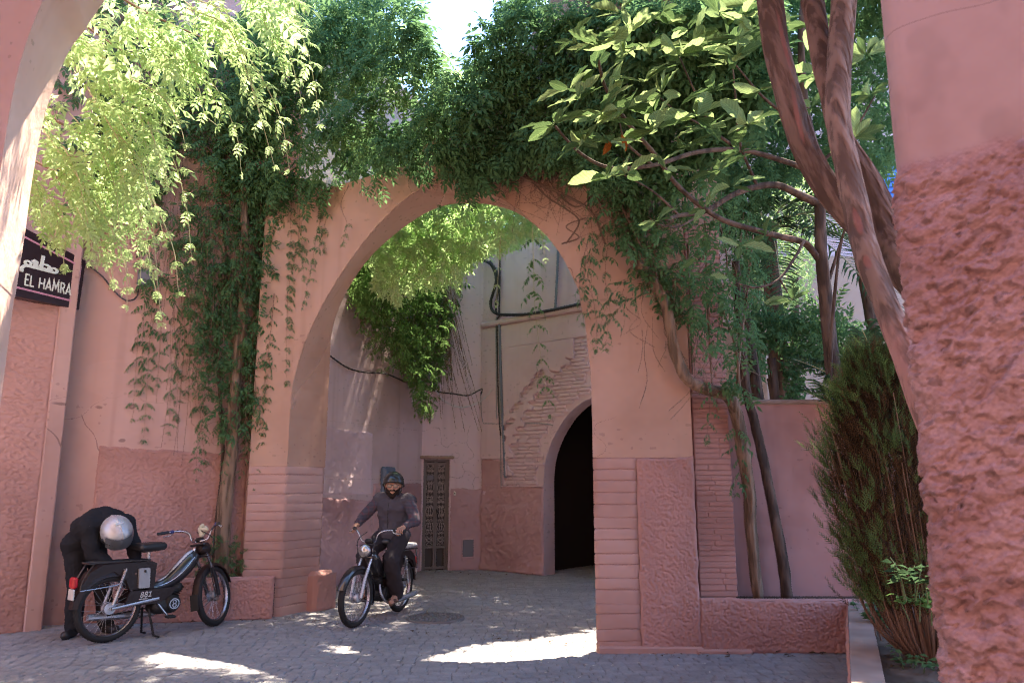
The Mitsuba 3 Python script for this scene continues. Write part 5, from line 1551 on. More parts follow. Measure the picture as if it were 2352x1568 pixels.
obj('frame', join(cbox((0.035, 0.08, dh), 0.006, on_door(0.018, dh / 2), R2), cbox((0.035, 0.08, dh), 0.006, on_door(dwid - 0.018, dh / 2), R2), cbox((dwid, 0.08, 0.04), 0.006, on_door(dwid / 2, dh - 0.02), R2)), 'iron_brown', dk)
lw_ = (dwid - 0.076) / 2
for s0 in (0.037, 0.039 + lw_):
    leaf = obj('door_leaf', join(cbox((0.03, 0.045, dh - 0.05), 0.004, on_door(s0 + 0.016, (dh - 0.05) / 2, 0.0), R2),
                                 cbox((0.03, 0.045, dh - 0.05), 0.004, on_door(s0 + lw_ - 0.016, (dh - 0.05) / 2, 0.0), R2), *[cbox((lw_ - 0.06, 0.04, 0.04), 0.004, on_door(s0 + lw_ / 2, zz, 0.0), R2) for zz in (0.05, 0.40, dh - 0.08)]), 'iron_brown', dk)
    obj('back_panel', cbox((lw_, 0.012, dh + 0.02), 0.003, on_door(s0 + lw_ / 2, dh / 2, -0.03), R2), 'iron_back', leaf)
    g_ = M()
    a0, a1 = s0 + 0.04, s0 + lw_ - 0.04
    cw = (a1 - a0) / 4

    def ln(pts, r=0.006):
        g_.mesh(tube([on_door(a, b, 0.012) for a, b in pts], r, 5))

    def scroll(cx, cz_, sx, sz):
        t = np.linspace(0, 4.4, 9)
        ln([(cx + sx * cw * 0.42 * math.cos(k) * (1 - k * 0.1), cz_ + sz * 0.035 * math.sin(k) * (1 - k * 0.1)) for k in t], 0.005)

    for zc_, kind in [(0.49, 'x'), (0.60, 'c'), (0.75, 'v'), (0.90, 'c'), (1.02, 'v'), (1.14, 'c'), (1.21, 'x'), (1.31, 'c'), (1.43, 'v'), (1.56, 'c'), (1.68, 'c'), (1.77, 'x')]:
        if kind == 'c':
            for k in range(4):
                scroll(a0 + cw * (k + 0.5), zc_ + 0.028, 1 if k % 2 else -1, 1)
                scroll(a0 + cw * (k + 0.5), zc_ - 0.028, 1 if k % 2 else -1, -1)
        elif kind == 'v':
            for k in range(3):
                c = a0 + (a1 - a0) * (k + 0.5) / 3
                for sgn in (-1, 1):
                    ln([(c + sgn * 0.006, zc_ + 0.075), (c + sgn * 0.028, zc_), (c + sgn * 0.006, zc_ - 0.075)])
        else:
            ln([(a0, zc_ - 0.05), (a1, zc_ + 0.05)])
            ln([(a0, zc_ + 0.05), (a1, zc_ - 0.05)])
            for k in (0.5, 3.5):
                scroll(a0 + cw * k, zc_, 1, 1)
    for zz in (0.44, 0.54, 1.17, 1.26, 1.72, 1.82):
        ln([(a0, zz), (a1, zz)], 0.004)
    obj('grille', g_, 'iron_scroll', leaf, kind='stuff')
obj('letter_box', cbox((0.12, 0.04, 0.09), 0.008, on_door(0.13, 1.60, 0.03), R2), 'plate_grey', dk)
obj('handle', tube([on_door(lw_ + 0.06, 1.05, 0.03), on_door(lw_ + 0.06, 1.0, 0.07), on_door(lw_ + 0.09, 0.88, 0.07)], 0.012, 7, n=4), 'cable_black', dk)
dl_ = hit(1044, 1132, QB, QC)
dd_ = thing('doorbell', 'tiny white doorbell on the wall right of the iron door', 'doorbell')
obj('box', cbox((0.035, 0.03, 0.07), 0.006, dl_ + [*(-n2 * 0.01), 0], R2), 'sign_white', dd_)
obj('button', cbox((0.012, 0.012, 0.02), 0.003, dl_ + [*(-n2 * 0.03), 0], R2), 'cable_black', dd_)
# meter box
mb = thing('meter_box', 'blue-grey metal meter box on the alley house behind the rider', 'box')
b0, b1 = hit(871, 1135, QA, QB), hit(899, 1135, QA, QB)
Rm = np.array([[u1[0], n1[0], 0], [u1[1], n1[1], 0], [0, 0, 1]])
cm = (b0 + b1) / 2
cm[2] = 1.54
wm = float(np.linalg.norm(b1 - b0))
obj('case', cbox((wm, 0.10, 0.46), 0.03, cm + [*(-n1 * 0.04), 0], Rm), 'enamel_blue', mb)
obj('door', cbox((wm - 0.07, 0.02, 0.38), 0.008, cm + [*(-n1 * 0.095), 0], Rm), 'enamel_blue', mb)
obj('round_badge', trimesh.Trimesh(lathe([(0, 0.008), (0.035, 0.008), (0.035, 0)], 16).vertices @ np.array([[u1[0], u1[1], 0], [0, 0, 1], [-n1[0], -n1[1], 0]]) + cm + np.array([*(-n1 * 0.105), 0.03]), lathe([(0, 0.008), (0.035, 0.008), (0.035, 0)], 16).faces, process=False), 'plate_grey', mb)
obj('lock', cbox((0.02, 0.02, 0.03), 0.004, cm + u1v * (-wm / 2 + 0.06) + [*(-n1 * 0.105), -0.05], Rm), 'cable_black', mb)
# hatch in the foot of the door wall
ht = thing('wall_hatch', 'small square grey metal hatch low on the wall right of the iron door', 'hatch')
h_a, h_b = hit(1059, 1260, QB, QC), hit(1090, 1260, QB, QC)
hc = (h_a + h_b) / 2
hc[2] = 0.37
hw = float(np.linalg.norm(h_b - h_a))
obj('frame', cbox((hw, 0.04, 0.34), 0.008, hc + [*(-n2 * 0.012), 0], R2), 'pebble_mauve', ht)
obj('plate', cbox((hw - 0.05, 0.03, 0.29), 0.006, hc + [*(-n2 * 0.025), 0.01], R2), 'plate_grey', ht)
# pipes and cables
RWL = (QC, QD)
solo('drain_pipe', tube(on_wall([(1147, 742), (1150, 850), (1154, 960), (1158, 1040), (1160, 1096)], RWL, 0.06), 0.024, 8, n=4), 'pipe_grey', 'grey pipe running down the lilac wall to the pebble-dash', 'pipe')
for k, (x0, x1, y1, r, m) in enumerate([(1139, 1142, 960, 0.011, 'cable_grey'), (1142, 1150, 1000, 0.014, 'cable_black'), (1146, 1151, 1120, 0.008, 'cable_grey')]):
    solo('wall_cable', tube(on_wall([(x0 + 6, 725), (x0, 742), (x0 + 1, 850), ((x0 + x1) / 2, 950), (x1, y1)], RWL, 0.05), r, 6, n=4), m,
         ['thin grey cable left of the drain pipe, ending half way down', 'black cable beside the drain pipe on the lilac wall', 'thin cable behind the drain pipe reaching lowest'][k], 'cable')
solo('cable_bundle', join(tube(on_wall([(1090, 586), (1112, 598), (1130, 610), (1140, 640), (1134, 668), (1127, 695), (1132, 714), (1150, 722), (1200, 722), (1250, 715), (1300, 705), (1335, 698), (1420, 690)], RWL, 0.10), 0.028, 7, n=6),
                          tube(on_wall([(1125, 600), (1142, 625), (1145, 660), (1140, 690), (1139, 720)], RWL, 0.13), 0.020, 7, n=6), *[tube([on_wall([(x, y)], RWL, 0.0)[0], on_wall([(x, y + 3)], RWL, 0.12)[0]], 0.012, 5) for x, y in ((1160, 722), (1218, 720), (1282, 708), (1127, 690))]),
     'cable_black', 'thick black cable bundle looping along the ledge of the lilac house', 'cable')
solo('wall_pipe', tube(on_wall([(1285, 520), (1281, 600), (1278, 660), (1275, 712)], RWL, 0.06), 0.022, 8, n=4), 'pipe_grey', 'thin blue-grey pipe above the ledge at the right edge of the arch', 'pipe')
solo('wall_cable', tube(on_wall([(1147, 480), (1148, 560), (1148, 640), (1146, 725)], RWL, 0.05), 0.016, 6, n=4), 'cable_black', 'straight dark cable coming down from the vine roof to the bundle', 'cable')
solo('wall_cable', tube([*on_wall([(740, 800), (762, 820), (800, 845), (840, 855), (885, 858), (930, 876), (962, 886)], AL, 0.05)], 0.012, 6, n=5), 'cable_black', 'dark cable sagging across the mauve alley house', 'cable')
solo('wall_cable', tube(np.vstack([on_wall([(985, 890), (1010, 900), (1045, 904), (1075, 908)], (QB, QC), 0.06), on_wall([(1107, 893), (1104, 905)], (QB, QC), 0.05)]), 0.013, 6, n=5), 'cable_black', 'short black cable at the inner corner above the hatch', 'cable')
solo('wall_cable', tube(np.vstack([on_wall([(1000, 895), (1020, 920), (1052, 934), (1085, 930)], (QB, QC), 0.08), on_wall([(1112, 915), (1132, 893)], RWL, 0.06)]), 0.011, 6, n=6), 'cable_white', 'pale cable hanging in a loop across the inner corner', 'cable')
solo('wall_cable', tube(on_wall([(1104, 905), (1108, 965), (1122, 972), (1180, 972), (1240, 972), (1270, 976)], RWL, 0.04), 0.009, 6, n=4), 'cable_grey', 'thin cable running level across the lilac wall towards the passage', 'cable')
# manhole
mh = thing('manhole_cover', 'round iron manhole cover with a raised pattern in the paving', 'manhole')
mc = ground(1000, 1422)
mm_ = lathe([(0, 0.022), (0.285, 0.022), (0.29, 0.018), (0.29, -0.02)], 40)
mm_.apply_translation([mc[0], mc[1], 0.003])
plain('cast_iron', (0.15, 0.148, 0.155), 0.6, 0.2)
obj('disc', mm_, 'cast_iron', mh)
rg = lathe([(0.295, 0.0), (0.295, 0.026), (0.325, 0.026), (0.33, 0.0)], 40)
rg.apply_translation([mc[0], mc[1], 0.003])
obj('rim', rg, 'cast_iron', mh)
ridge = M()
for rr_ in (0.08, 0.15, 0.22, 0.27):
    for k in range(int(rr_ * 110)):
        a = 2 * math.pi * k / int(rr_ * 110) + rr_ * 9
        ridge.mesh(cbox((0.030, 0.014, 0.012), 0.003, (mc[0] + rr_ * math.cos(a), mc[1] + rr_ * math.sin(a), 0.030), frame((math.cos(a + (0.7 if k % 2 else -0.7)), math.sin(a + (0.7 if k % 2 else -0.7)), 0))))
obj('raised_pattern', ridge, 'cast_iron', mh, kind='stuff')

# ================================================================== mopeds
scene['chrome'] = two({'type': 'roughconductor', 'material': 'Cr', 'alpha': 0.14, 'specular_reflectance': rgb(0.72, 0.72, 0.74)})
scene['dull_metal'] = two({'type': 'roughconductor', 'material': 'Al', 'alpha': 0.32, 'specular_reflectance': rgb(0.55, 0.55, 0.57)})
plain('black_paint', (0.016, 0.015, 0.018), 0.16, 0.0, 0.6, clearcoat=1.0, clearcoat_gloss=0.95)
plain('brown_black', (0.022, 0.013, 0.012), 0.45, 0.0, 0.3)
plain('rubber', (0.022, 0.021, 0.021), 0.75, spec=0.3)
plain('black_vinyl', (0.018, 0.018, 0.021), 0.42)
plain('engine_black', (0.015, 0.015, 0.015), 0.5, 0.0, 0.3)
plain('grey_paint', (0.30, 0.30, 0.31), 0.4, 0.2)
plain('tail_red', (0.42, 0.012, 0.022), 0.25)
plain('tail_white', (0.5, 0.48, 0.46), 0.3)
plain('grip_blue', (0.03, 0.04, 0.16), 0.4)
plain('paper', (0.55, 0.50, 0.36), 0.8)
plain('pad_grey', (0.32, 0.32, 0.34), 0.6)
plain('lamp_glass', (0.55, 0.55, 0.52), 0.08, 0.75)


def ring_mesh(prof, sides=40):
    """revolve a closed profile (r, y) about the wheel axle (y)"""
    m = lathe([(r, y) for r, y in prof] + [prof[0]], sides)
    v = np.array(m.vertices)
    return trimesh.Trimesh(np.stack([v[:, 0], v[:, 2], v[:, 1]], 1), m.faces[:, ::-1], process=False)


def moped(label, group, rear, heading, lean=0.0, steer=0.0, variant=0):
    """local axes: x forward from the rear axle, y left, z up"""
    k = thing('moped', label, 'moped', group)
    hd = np.array([*unit(np.asarray(heading, float)), 0.0])
    lf = np.array([-hd[1], hd[0], 0.0])
    cl, sl = math.cos(lean), math.sin(lean)
    L = np.stack([hd, lf * cl + np.array([0, 0, -sl]), lf * sl + np.array([0, 0, cl])], 1) * (0.965 if variant else 1.0)
    org = np.array([*rear, 0.012])
    R0, WB = 0.31, 1.10
    ax_f = np.array([WB, 0, R0])
    head_lo, head_hi = np.array([0.915, 0, 0.70]), np.array([0.865, 0, 0.85])
    sa = unit(head_hi - head_lo)

    def steered(v):
        c, s = math.cos(steer), math.sin(steer)
        d = v - head_lo
        return head_lo + d * c + np.cross(sa, d) * s + np.outer(d @ sa, sa) * (1 - c)

    def put(name, mesh, mat, parent=k, front=False, smooth=35, **q):
        mesh = mesh.tri() if isinstance(mesh, M) else mesh
        v = np.array(mesh.vertices)
        if front:
            v = steered(v)
        return obj(name, trimesh.Trimesh(v @ L.T + org, mesh.faces, process=False), mat, parent, smooth, **q)

    def wheel(name, c, front):
        t = R0 - 0.034
        tyre = ring_mesh([(t + 0.034 * math.cos(a) * (1.0 if math.cos(a) > 0 else 0.8), 0.036 * math.sin(a)) for a in np.linspace(0, 2 * np.pi, 11)[:-1]], 44)
        tyre.apply_translation(c)
        w = put(name, tyre, 'rubber', front=front, smooth=True)
        tr = M()
        for i in range(60):
            a = 2 * math.pi * i / 60
            for s in (-1, 1):
                tr.mesh(cbox((0.010, 0.016, 0.006), 0.001, (c[0] + (R0 - 0.001) * math.cos(a + s * 0.02), c[1] + s * 0.010, c[2] + (R0 - 0.001) * math.sin(a + s * 0.02)), frame((math.sin(a), 0.25 * s, -math.cos(a)), (math.cos(a), 0, math.sin(a)))))
        put('tread', tr, 'rubber', w, front, kind='stuff')
        rim = ring_mesh([(t - 0.022, -0.020), (t - 0.012, -0.024), (t - 0.004, -0.020), (t - 0.010, 0), (t - 0.004, 0.020), (t - 0.012, 0.024), (t - 0.022, 0.020), (t - 0.034, 0.008), (t - 0.034, -0.008)], 44)
        rim.apply_translation(c)
        put('rim', rim, 'chrome', w, front, True)
        hub = ring_mesh([(0.0, -0.06), (0.014, -0.06), (0.014, -0.045), (0.055, -0.040), (0.058, -0.02), (0.035, -0.012), (0.035, 0.012), (0.058, 0.02), (0.055, 0.045), (0.014, 0.05), (0.014, 0.06), (0.0, 0.06)], 20)
        hub.apply_translation(c)
        put('hub', hub, 'dull_metal', w, front)
        sp = M()
        for i in range(28):
            a = 2 * math.pi * i / 28
            b = a + (0.35 if (i // 2) % 2 else -0.35)
            s = 0.018 if i % 2 else -0.018
            sp.mesh(tube([c + [0.050 * math.cos(b), s, 0.050 * math.sin(b)], c + [(t - 0.03) * math.cos(a), 0, (t - 0.03) * math.sin(a)]], 0.0016, 4))
        put('spokes', sp, 'dull_metal', w, front, False, kind='stuff')

    wheel('rear_wheel', np.array([0.0, 0, R0]), False)
    wheel('front_wheel', ax_f, True)

    def arc_guard(c, r, a0, a1, hw, drop=0.02):
        ang = np.linspace(math.radians(a0), math.radians(a1), 18)
        prof_ = [(-hw, -drop), (-hw * 0.8, 0.004), (0, 0.012), (hw * 0.8, 0.004), (hw, -drop)]
        v = np.array([[c[0] + (r + h) * math.cos(a), y, c[2] + (r + h) * math.sin(a)] for a in ang for y, h in prof_])
        i, j = np.meshgrid(np.arange(17), np.arange(4), indexing='ij')
        f = np.stack([i * 5 + j, i * 5 + j + 1, (i + 1) * 5 + j + 1, (i + 1) * 5 + j], -1).reshape(-1, 4)
        inn = v.copy()
        cc = np.array([c[0], 0, c[2]])
        d = unit((v - cc) * [1, 0, 1])
        inn = v - d * 0.003
        return M().add(v, f).add(inn, f[:, ::-1])

    put('front_fender', arc_guard(ax_f, R0 + 0.022, 20, 200, 0.045), 'brown_black' if variant == 0 else 'black_paint', front=True)
    put('fender_stay', join(*[tube([ax_f + [0, s * 0.058, 0], ax_f + [-(R0 + 0.02) * 0.92, s * 0.05, -0.10]], 0.004, 5) for s in (-1, 1)]), 'chrome', front=True)
    put('rear_fender', arc_guard((0, 0, R0), R0 + 0.03, 30, 175, 0.055, 0.04), 'brown_black')
    for s in (-1, 1):
        leg = put('fork_leg', tube([ax_f + [0, s * 0.065, 0], ax_f + [-0.055, s * 0.068, 0.20], ax_f + [-0.115, s * 0.068, 0.30]], [0.020, 0.021, 0.020], 10), 'dull_metal' if variant else 'black_paint', front=True)
        put('stanchion', tube([ax_f + [-0.10, s * 0.067, 0.27], head_lo + [-0.01, s * 0.067, 0.06]], 0.014, 10), 'chrome', leg, True)
    put('fork_crown', join(cbox((0.07, 0.19, 0.03), 0.01, head_lo + [0.0, 0, 0.03]), cbox((0.07, 0.17, 0.025), 0.01, head_hi + [0.01, 0, 0.0])), 'black_paint', front=True)
    lampc = np.array([0.975, 0, 0.80])
    lamp = lathe([(0.0, 0.040), (0.045, 0.036), (0.068, 0.022), (0.075, 0.006), (0.076, -0.01), (0.065, -0.06), (0.035, -0.095), (0.0, -0.10)], 22)
    lv_ = np.array(lamp.vertices)
    e = frame((1, 0, -0.08))
    lamp = trimesh.Trimesh(lv_[:, 2:] * e[:, 0] + lv_[:, :1] * e[:, 1] + lv_[:, 1:2] * e[:, 2] + lampc, lamp.faces, process=False)
    hl = put('headlight', lamp, 'chrome' if variant else 'brown_black', front=True)
    lens = lathe([(0.0, 0.050), (0.040, 0.044), (0.062, 0.030), (0.066, 0.018)], 20)
    lens = trimesh.Trimesh(np.array(lens.vertices)[:, 2:] * e[:, 0] + np.array(lens.vertices)[:, :1] * e[:, 1] + np.array(lens.vertices)[:, 1:2] * e[:, 2] + lampc, lens.faces, process=False)
    put('lens', lens, 'lamp_glass', hl, True, True)
    hb = []
    for s in (-1, 1):
        hb.append([head_hi + [0.0, s * 0.02, 0.03], head_hi + [0.035, s * 0.09, 0.05], head_hi + [0.05, s * 0.13, 0.13], head_hi + [0.02, s * 0.19, 0.17], head_hi + [-0.06, s * 0.26, 0.175], head_hi + [-0.15, s * 0.33, 0.17]])
    hbar = put('handlebar', join(*[tube(h_, 0.011, 9, n=6) for h_ in hb]), 'chrome', front=True, smooth=True)
    grips = []
    for s, h_ in zip((-1, 1), hb):
        g0, g1 = h_[4] * 0.75 + h_[5] * 0.25, h_[5] + unit(h_[5] - h_[4]) * 0.03
        grips.append((g0, g1))
        put('grip', tube([g0, g1], 0.017, 10), 'black_vinyl', front=True)
        put('switch', cbox((0.035, 0.045, 0.035), 0.01, h_[4] + [0.0, 0, 0]), 'grip_blue' if variant == 0 else 'black_vinyl', front=True)
        put('brake_lever', tube([h_[4] + [0.03, 0, -0.01], h_[4] + [0.035, s * 0.04, -0.03], h_[5] + [0.05, s * 0.0, -0.035]], 0.006, 6, n=4), 'dull_metal', front=True)
    put('speedometer', cbox((0.07, 0.09, 0.05), 0.018, head_hi + [0.035, 0, 0.05]), 'engine_black', front=True)
    # beam frame
    beam = put('tank', tube([(0.845, 0, 0.76), (0.79, 0, 0.70), (0.68, 0, 0.585), (0.56, 0, 0.495), (0.46, 0, 0.465), (0.36, 0, 0.46)], [0.056, 0.080, 0.084, 0.066, 0.054, 0.05], 16, n=7), 'black_paint', smooth=True)
    put('trim', join(*[tube([(0.80, s * 0.072, 0.735), (0.68, s * 0.082, 0.60), (0.57, s * 0.064, 0.515), (0.46, s * 0.053, 0.475)], 0.006, 6, n=6) for s in (-1, 1)]), 'chrome', beam)
    put('tank_highlight', tube([(0.825, 0, 0.795), (0.765, 0, 0.755), (0.665, 0, 0.655), (0.56, 0, 0.553), (0.46, 0, 0.510)], [0.020, 0.034, 0.036, 0.026, 0.016], 10, n=6), 'dull_metal', beam, smooth=True)  # metal strip standing in for the broad highlight along the tank
    put('filler_cap', tube([(0.815, 0, 0.78), (0.825, 0, 0.815)], 0.024, 12), 'chrome', beam)

    def slab(poly, y0, y1, ch=0.006):
        P_ = Polygon(poly).buffer(-ch).buffer(ch)
        m = trimesh.creation.extrude_polygon(P_, y1 - y0, engine='earcut')
        v = np.array(m.vertices)
        return trimesh.Trimesh(np.stack([v[:, 0], y0 + v[:, 2], v[:, 1]], 1), m.faces[:, ::-1], process=False)

    put('body', slab([(0.40, 0.46), (0.41, 0.70), (0.36, 0.725), (-0.10, 0.725), (-0.22, 0.66), (-0.30, 0.52), (-0.27, 0.49), (-0.17, 0.60), (0.0, 0.655), (0.12, 0.56), (0.16, 0.47)], -0.065, 0.065), 'brown_black')
    for s in (-1, 1):
        y0, y1 = (0.06, 0.085) if s > 0 else (-0.085, -0.06)
        lowp = put('side_panel', slab([(0.12, 0.345), (0.16, 0.455), (0.62, 0.455), (0.56, 0.36), (0.47, 0.315), (0.20, 0.315)], y0, y1), 'brown_black')
        if variant == 0 and s < 0:
            t_ = meshkit.text_mesh('881', 0.05, 0.002, True)
            tv = np.array(t_.vertices)
            put('lettering', trimesh.Trimesh(np.stack([0.25 + tv[:, 0] * 0.9 + tv[:, 1] * 0.18, -0.0855 - tv[:, 2], 0.388 + tv[:, 1]], 1), t_.faces, process=False), 'tail_white', lowp)
            put('lettering_bar', cbox((0.085, 0.003, 0.010), 0.001, (0.29, -0.0865, 0.372)), 'tail_white', lowp)
    cv = put('tool_box', slab([(0.235, 0.475), (0.345, 0.475), (0.335, 0.665), (0.225, 0.665)], -0.090, -0.063, 0.014), 'grey_paint')
    put('knob', cbox((0.024, 0.012, 0.024), 0.005, (0.285, -0.094, 0.635)), 'engine_black', cv)
    rk = [(0.33, 0.74), (0.10, 0.745), (-0.18, 0.745), (-0.24, 0.742)]
    put('rack', join(*[tube([(x_, y_, z_) for x_, z_ in rk], 0.009, 7) for y_ in (-0.085, -0.03, 0.03, 0.085)], *[tube([(x_, -0.085, 0.743), (x_, 0.085, 0.743)], 0.008, 6) for x_ in (-0.24, -0.05, 0.15)],
                     *[tube([(-0.20, s * 0.085, 0.742), (-0.28, s * 0.075, 0.60), (-0.30, s * 0.07, 0.50)], 0.008, 6, n=4) for s in (-1, 1)]), 'black_paint' if variant == 0 else 'chrome')
    if variant:
        put('pillion_pad', cbox((0.34, 0.20, 0.05), 0.02, (-0.06, 0, 0.785)), 'pad_grey')
    for s in (-1, 1):
        put('rail', tube([(-0.30, s * 0.075, 0.50), (-0.12, s * 0.088, 0.515), (0.03, s * 0.09, 0.53), (0.06, s * 0.09, 0.57), (0.085, s * 0.088, 0.66)], 0.006, 6, n=4), 'chrome')
        sh0, sh1 = np.array([0.0, s * 0.095, 0.345]), np.array([0.105, s * 0.085, 0.675])
        sk = put('shock', join(tube([sh0, sh0 * 0.55 + sh1 * 0.45], 0.016, 10), tube([sh0, sh1], 0.008, 8)), 'dull_metal')
        tt = np.linspace(0.36, 0.97, 110)
        e2 = frame(sh1 - sh0, (0, 1, 0.2))
        coil = [sh0 + (sh1 - sh0) * q + 0.022 * (math.cos(q * 100) * e2[:, 1] + math.sin(q * 100) * e2[:, 2]) for q in tt]
        put('spring', tube(coil, 0.0042, 5), 'chrome', sk)
        put('swing_arm', tube([(0, s * 0.075, R0), (0.22, s * 0.075, 0.335), (0.45, s * 0.07, 0.36)], [0.014, 0.018, 0.02], 8), 'dull_metal')
    st_ = put('seat', join(*[hull_spheres([((0.24, -0.10, 0.865), 0.035), ((0.24, 0.10, 0.865), 0.035), ((0.40, -0.05, 0.87), 0.036), ((0.40, 0.05, 0.87), 0.036), ((0.475, -0.025, 0.862), 0.040), ((0.475, 0.025, 0.862), 0.040), ((0.30, 0, 0.845), 0.04)])]), 'black_vinyl', smooth=50)
    put('seat_post', tube([(0.35, 0, 0.70), (0.345, 0, 0.84)], 0.016, 10), 'chrome', st_)
    put('tail_light', cbox((0.05, 0.10, 0.10), 0.015, (-0.335, 0, 0.575)), 'tail_red')
    put('number_plate', cbox((0.02, 0.11, 0.10), 0.006, (-0.345, 0, 0.47)), 'tail_white')
    # engine
    fins = [tube([(0.625 + 0.012 * q, 0, 0.385 + 0.020 * q), (0.6285 + 0.012 * q, 0, 0.391 + 0.020 * q)], 0.072, 14) for q in range(5)]
    eng = put('engine', join(tube([(0.60, 0, 0.33), (0.69, 0, 0.48)], 0.033, 12), *fins, hull_spheres([((0.59, -0.05, 0.285), 0.085), ((0.59, 0.05, 0.285), 0.085), ((0.45, -0.05, 0.27), 0.065), ((0.45, 0.05, 0.27), 0.065)]), hull_spheres([((0.66, -0.03, 0.44), 0.05), ((0.66, 0.03, 0.44), 0.05), ((0.56, 0, 0.40), 0.05)])), 'engine_black')
    put('flywheel_cover', tube([(0.585, -0.10, 0.30), (0.585, -0.135, 0.30)], [0.082, 0.066], 26), 'engine_black', eng)
    put('badge', ring_mesh_at((0.585, -0.137, 0.30), [(0.052, -0.003), (0.052, 0.003), (0.042, 0.003), (0.042, -0.003)]), 'dull_metal', eng)
    put('badge_mark', join(ring_mesh_at((0.585, -0.138, 0.317), [(0.020, -0.003), (0.020, 0.003), (0.012, 0.003), (0.012, -0.003)], 16), ring_mesh_at((0.585, -0.138, 0.284), [(0.022, -0.003), (0.022, 0.003), (0.013, 0.003), (0.013, -0.003)], 16)), 'dull_metal', eng)
    put('belt_cover', tube([(0.585, 0.10, 0.30), (0.585, 0.125, 0.30)], [0.085, 0.075], 22), 'engine_black', eng)
    for s, a in ((-1, 0.9), (1, 0.9 + math.pi)):
        c0 = np.array([0.43, s * 0.12, 0.31])
        c1 = c0 + [0.155 * math.cos(a) * 1.0 if s < 0 else 0.155 * math.cos(a), s * 0.015, -0.155 * math.sin(a)]
        cr = put('crank', tube([c0 + [0, -s * 0.03, 0], c0, c0 * 0.5 + c1 * 0.5, c1], 0.0115, 8), 'chrome')
        put('pedal', cbox((0.085, 0.085, 0.024), 0.008, c1 + [0, s * 0.055, 0]), 'engine_black', cr)
    put('exhaust', tube([(0.66, 0.05, 0.42), (0.68, 0.09, 0.30), (0.55, 0.12, 0.20), (0.30, 0.14, 0.20), (-0.12, 0.15, 0.22)], [0.014, 0.015, 0.02, 0.034, 0.034], 10, n=6), 'dull_metal')
    put('chain', join(tube([(0.02, 0.055, R0 + 0.075), (0.44, 0.06, 0.36)], 0.007, 5), tube([(0.02, 0.055, R0 - 0.075), (0.44, 0.06, 0.26)], 0.007, 5)), 'engine_black')
    put('cables', join(tube([(0.86, 0.03, 0.98), (0.95, 0.09, 0.90), (0.90, 0.08, 0.70), (0.68, 0.05, 0.48)], 0.005, 5, n=6), tube([(0.86, -0.05, 1.0), (0.98, -0.10, 0.90), (0.97, -0.08, 0.66), (1.06, -0.06, 0.36)], 0.005, 5, n=6)), 'cable_black')
    if variant == 0:
        put('stand', join(*[tube([(0.36, s * 0.07, 0.27), (0.40, s * 0.13, 0.02), (0.45, s * 0.15, 0.004)], 0.011, 7) for s in (-1, 1)]), 'engine_black')
        put('mudflap', cbox((0.012, 0.09, 0.16), 0.004, (0.745, 0, 0.27)), 'rubber', front=True)
    world = lambda p: steered(np.atleast_2d(np.asarray(p, float)))[0] @ L.T + org
    fixed = lambda p: np.asarray(p, float) @ L.T + org
    return k, L, org, [(world(a), world(b)) for a, b in grips], fixed


def ring_mesh_at(c, prof, sides=26):
    m = ring_mesh(prof, sides)
    m.apply_translation(c)
    return m


MAN = manifold3d.Manifold


def hull_spheres(sp, seg=16):
    return manifold_tri(MAN.batch_hull([MAN.sphere(r, seg).translate(list(map(float, c))) for c, r in sp]))


def manifold_tri(m):
    q = m.to_mesh()
    return trimesh.Trimesh(np.array(q.vert_properties[:, :3], float), np.array(q.tri_verts), process=False)


mp, ML, MO, mgrips, mfix = moped('old dark brown moped parked on its stand by the left planter', 'mopeds', (-3.885, 7.64), (0.640, 0.768), 0.0, 0.55, 0)
# rag tied to the handlebar
rag = M()
rp_ = mfix((0.92, 0.02, 1.0))
for a in range(5):
    rag.mesh(hull_spheres([(rp_ + rv.normal(0, 0.025, 3), 0.025), (rp_ + rv.normal(0, 0.03, 3) + [0, 0, 0.02], 0.02), (rp_ + rv.normal(0, 0.03, 3), 0.015)], 10))
solo('folded_rag', rag, 'paper', 'crumpled pale yellow rag tucked on the handlebar of the parked moped', 'rag')
m2, ML2, MO2, grips2, fix2 = moped('black moped with a round chrome headlight, ridden through the archway', 'mopeds', (-1.345, 9.42), (-0.305, -0.952), 0.05, -0.08, 1)


# ================================================================== people
def bones(bs, length=0.02, smooth_n=8):
    out = MAN()
    for a, ra, b, rb in bs:
        h = MAN.batch_hull([MAN.sphere(ra, 20).translate(list(map(float, a))), MAN.sphere(rb, 20).translate(list(map(float, b)))])
        out = h if out.is_empty() else out + h
    m = manifold_tri(out.refine_to_length(length))
    m = trimesh.Trimesh(m.vertices, m.faces, process=True)
    trimesh.smoothing.filter_taubin(m, 0.5, 0.53, smooth_n)
    return m


def chain(pts, rs):
    return [(pts[i], rs[i], pts[i + 1], rs[i + 1]) for i in range(len(pts) - 1)]


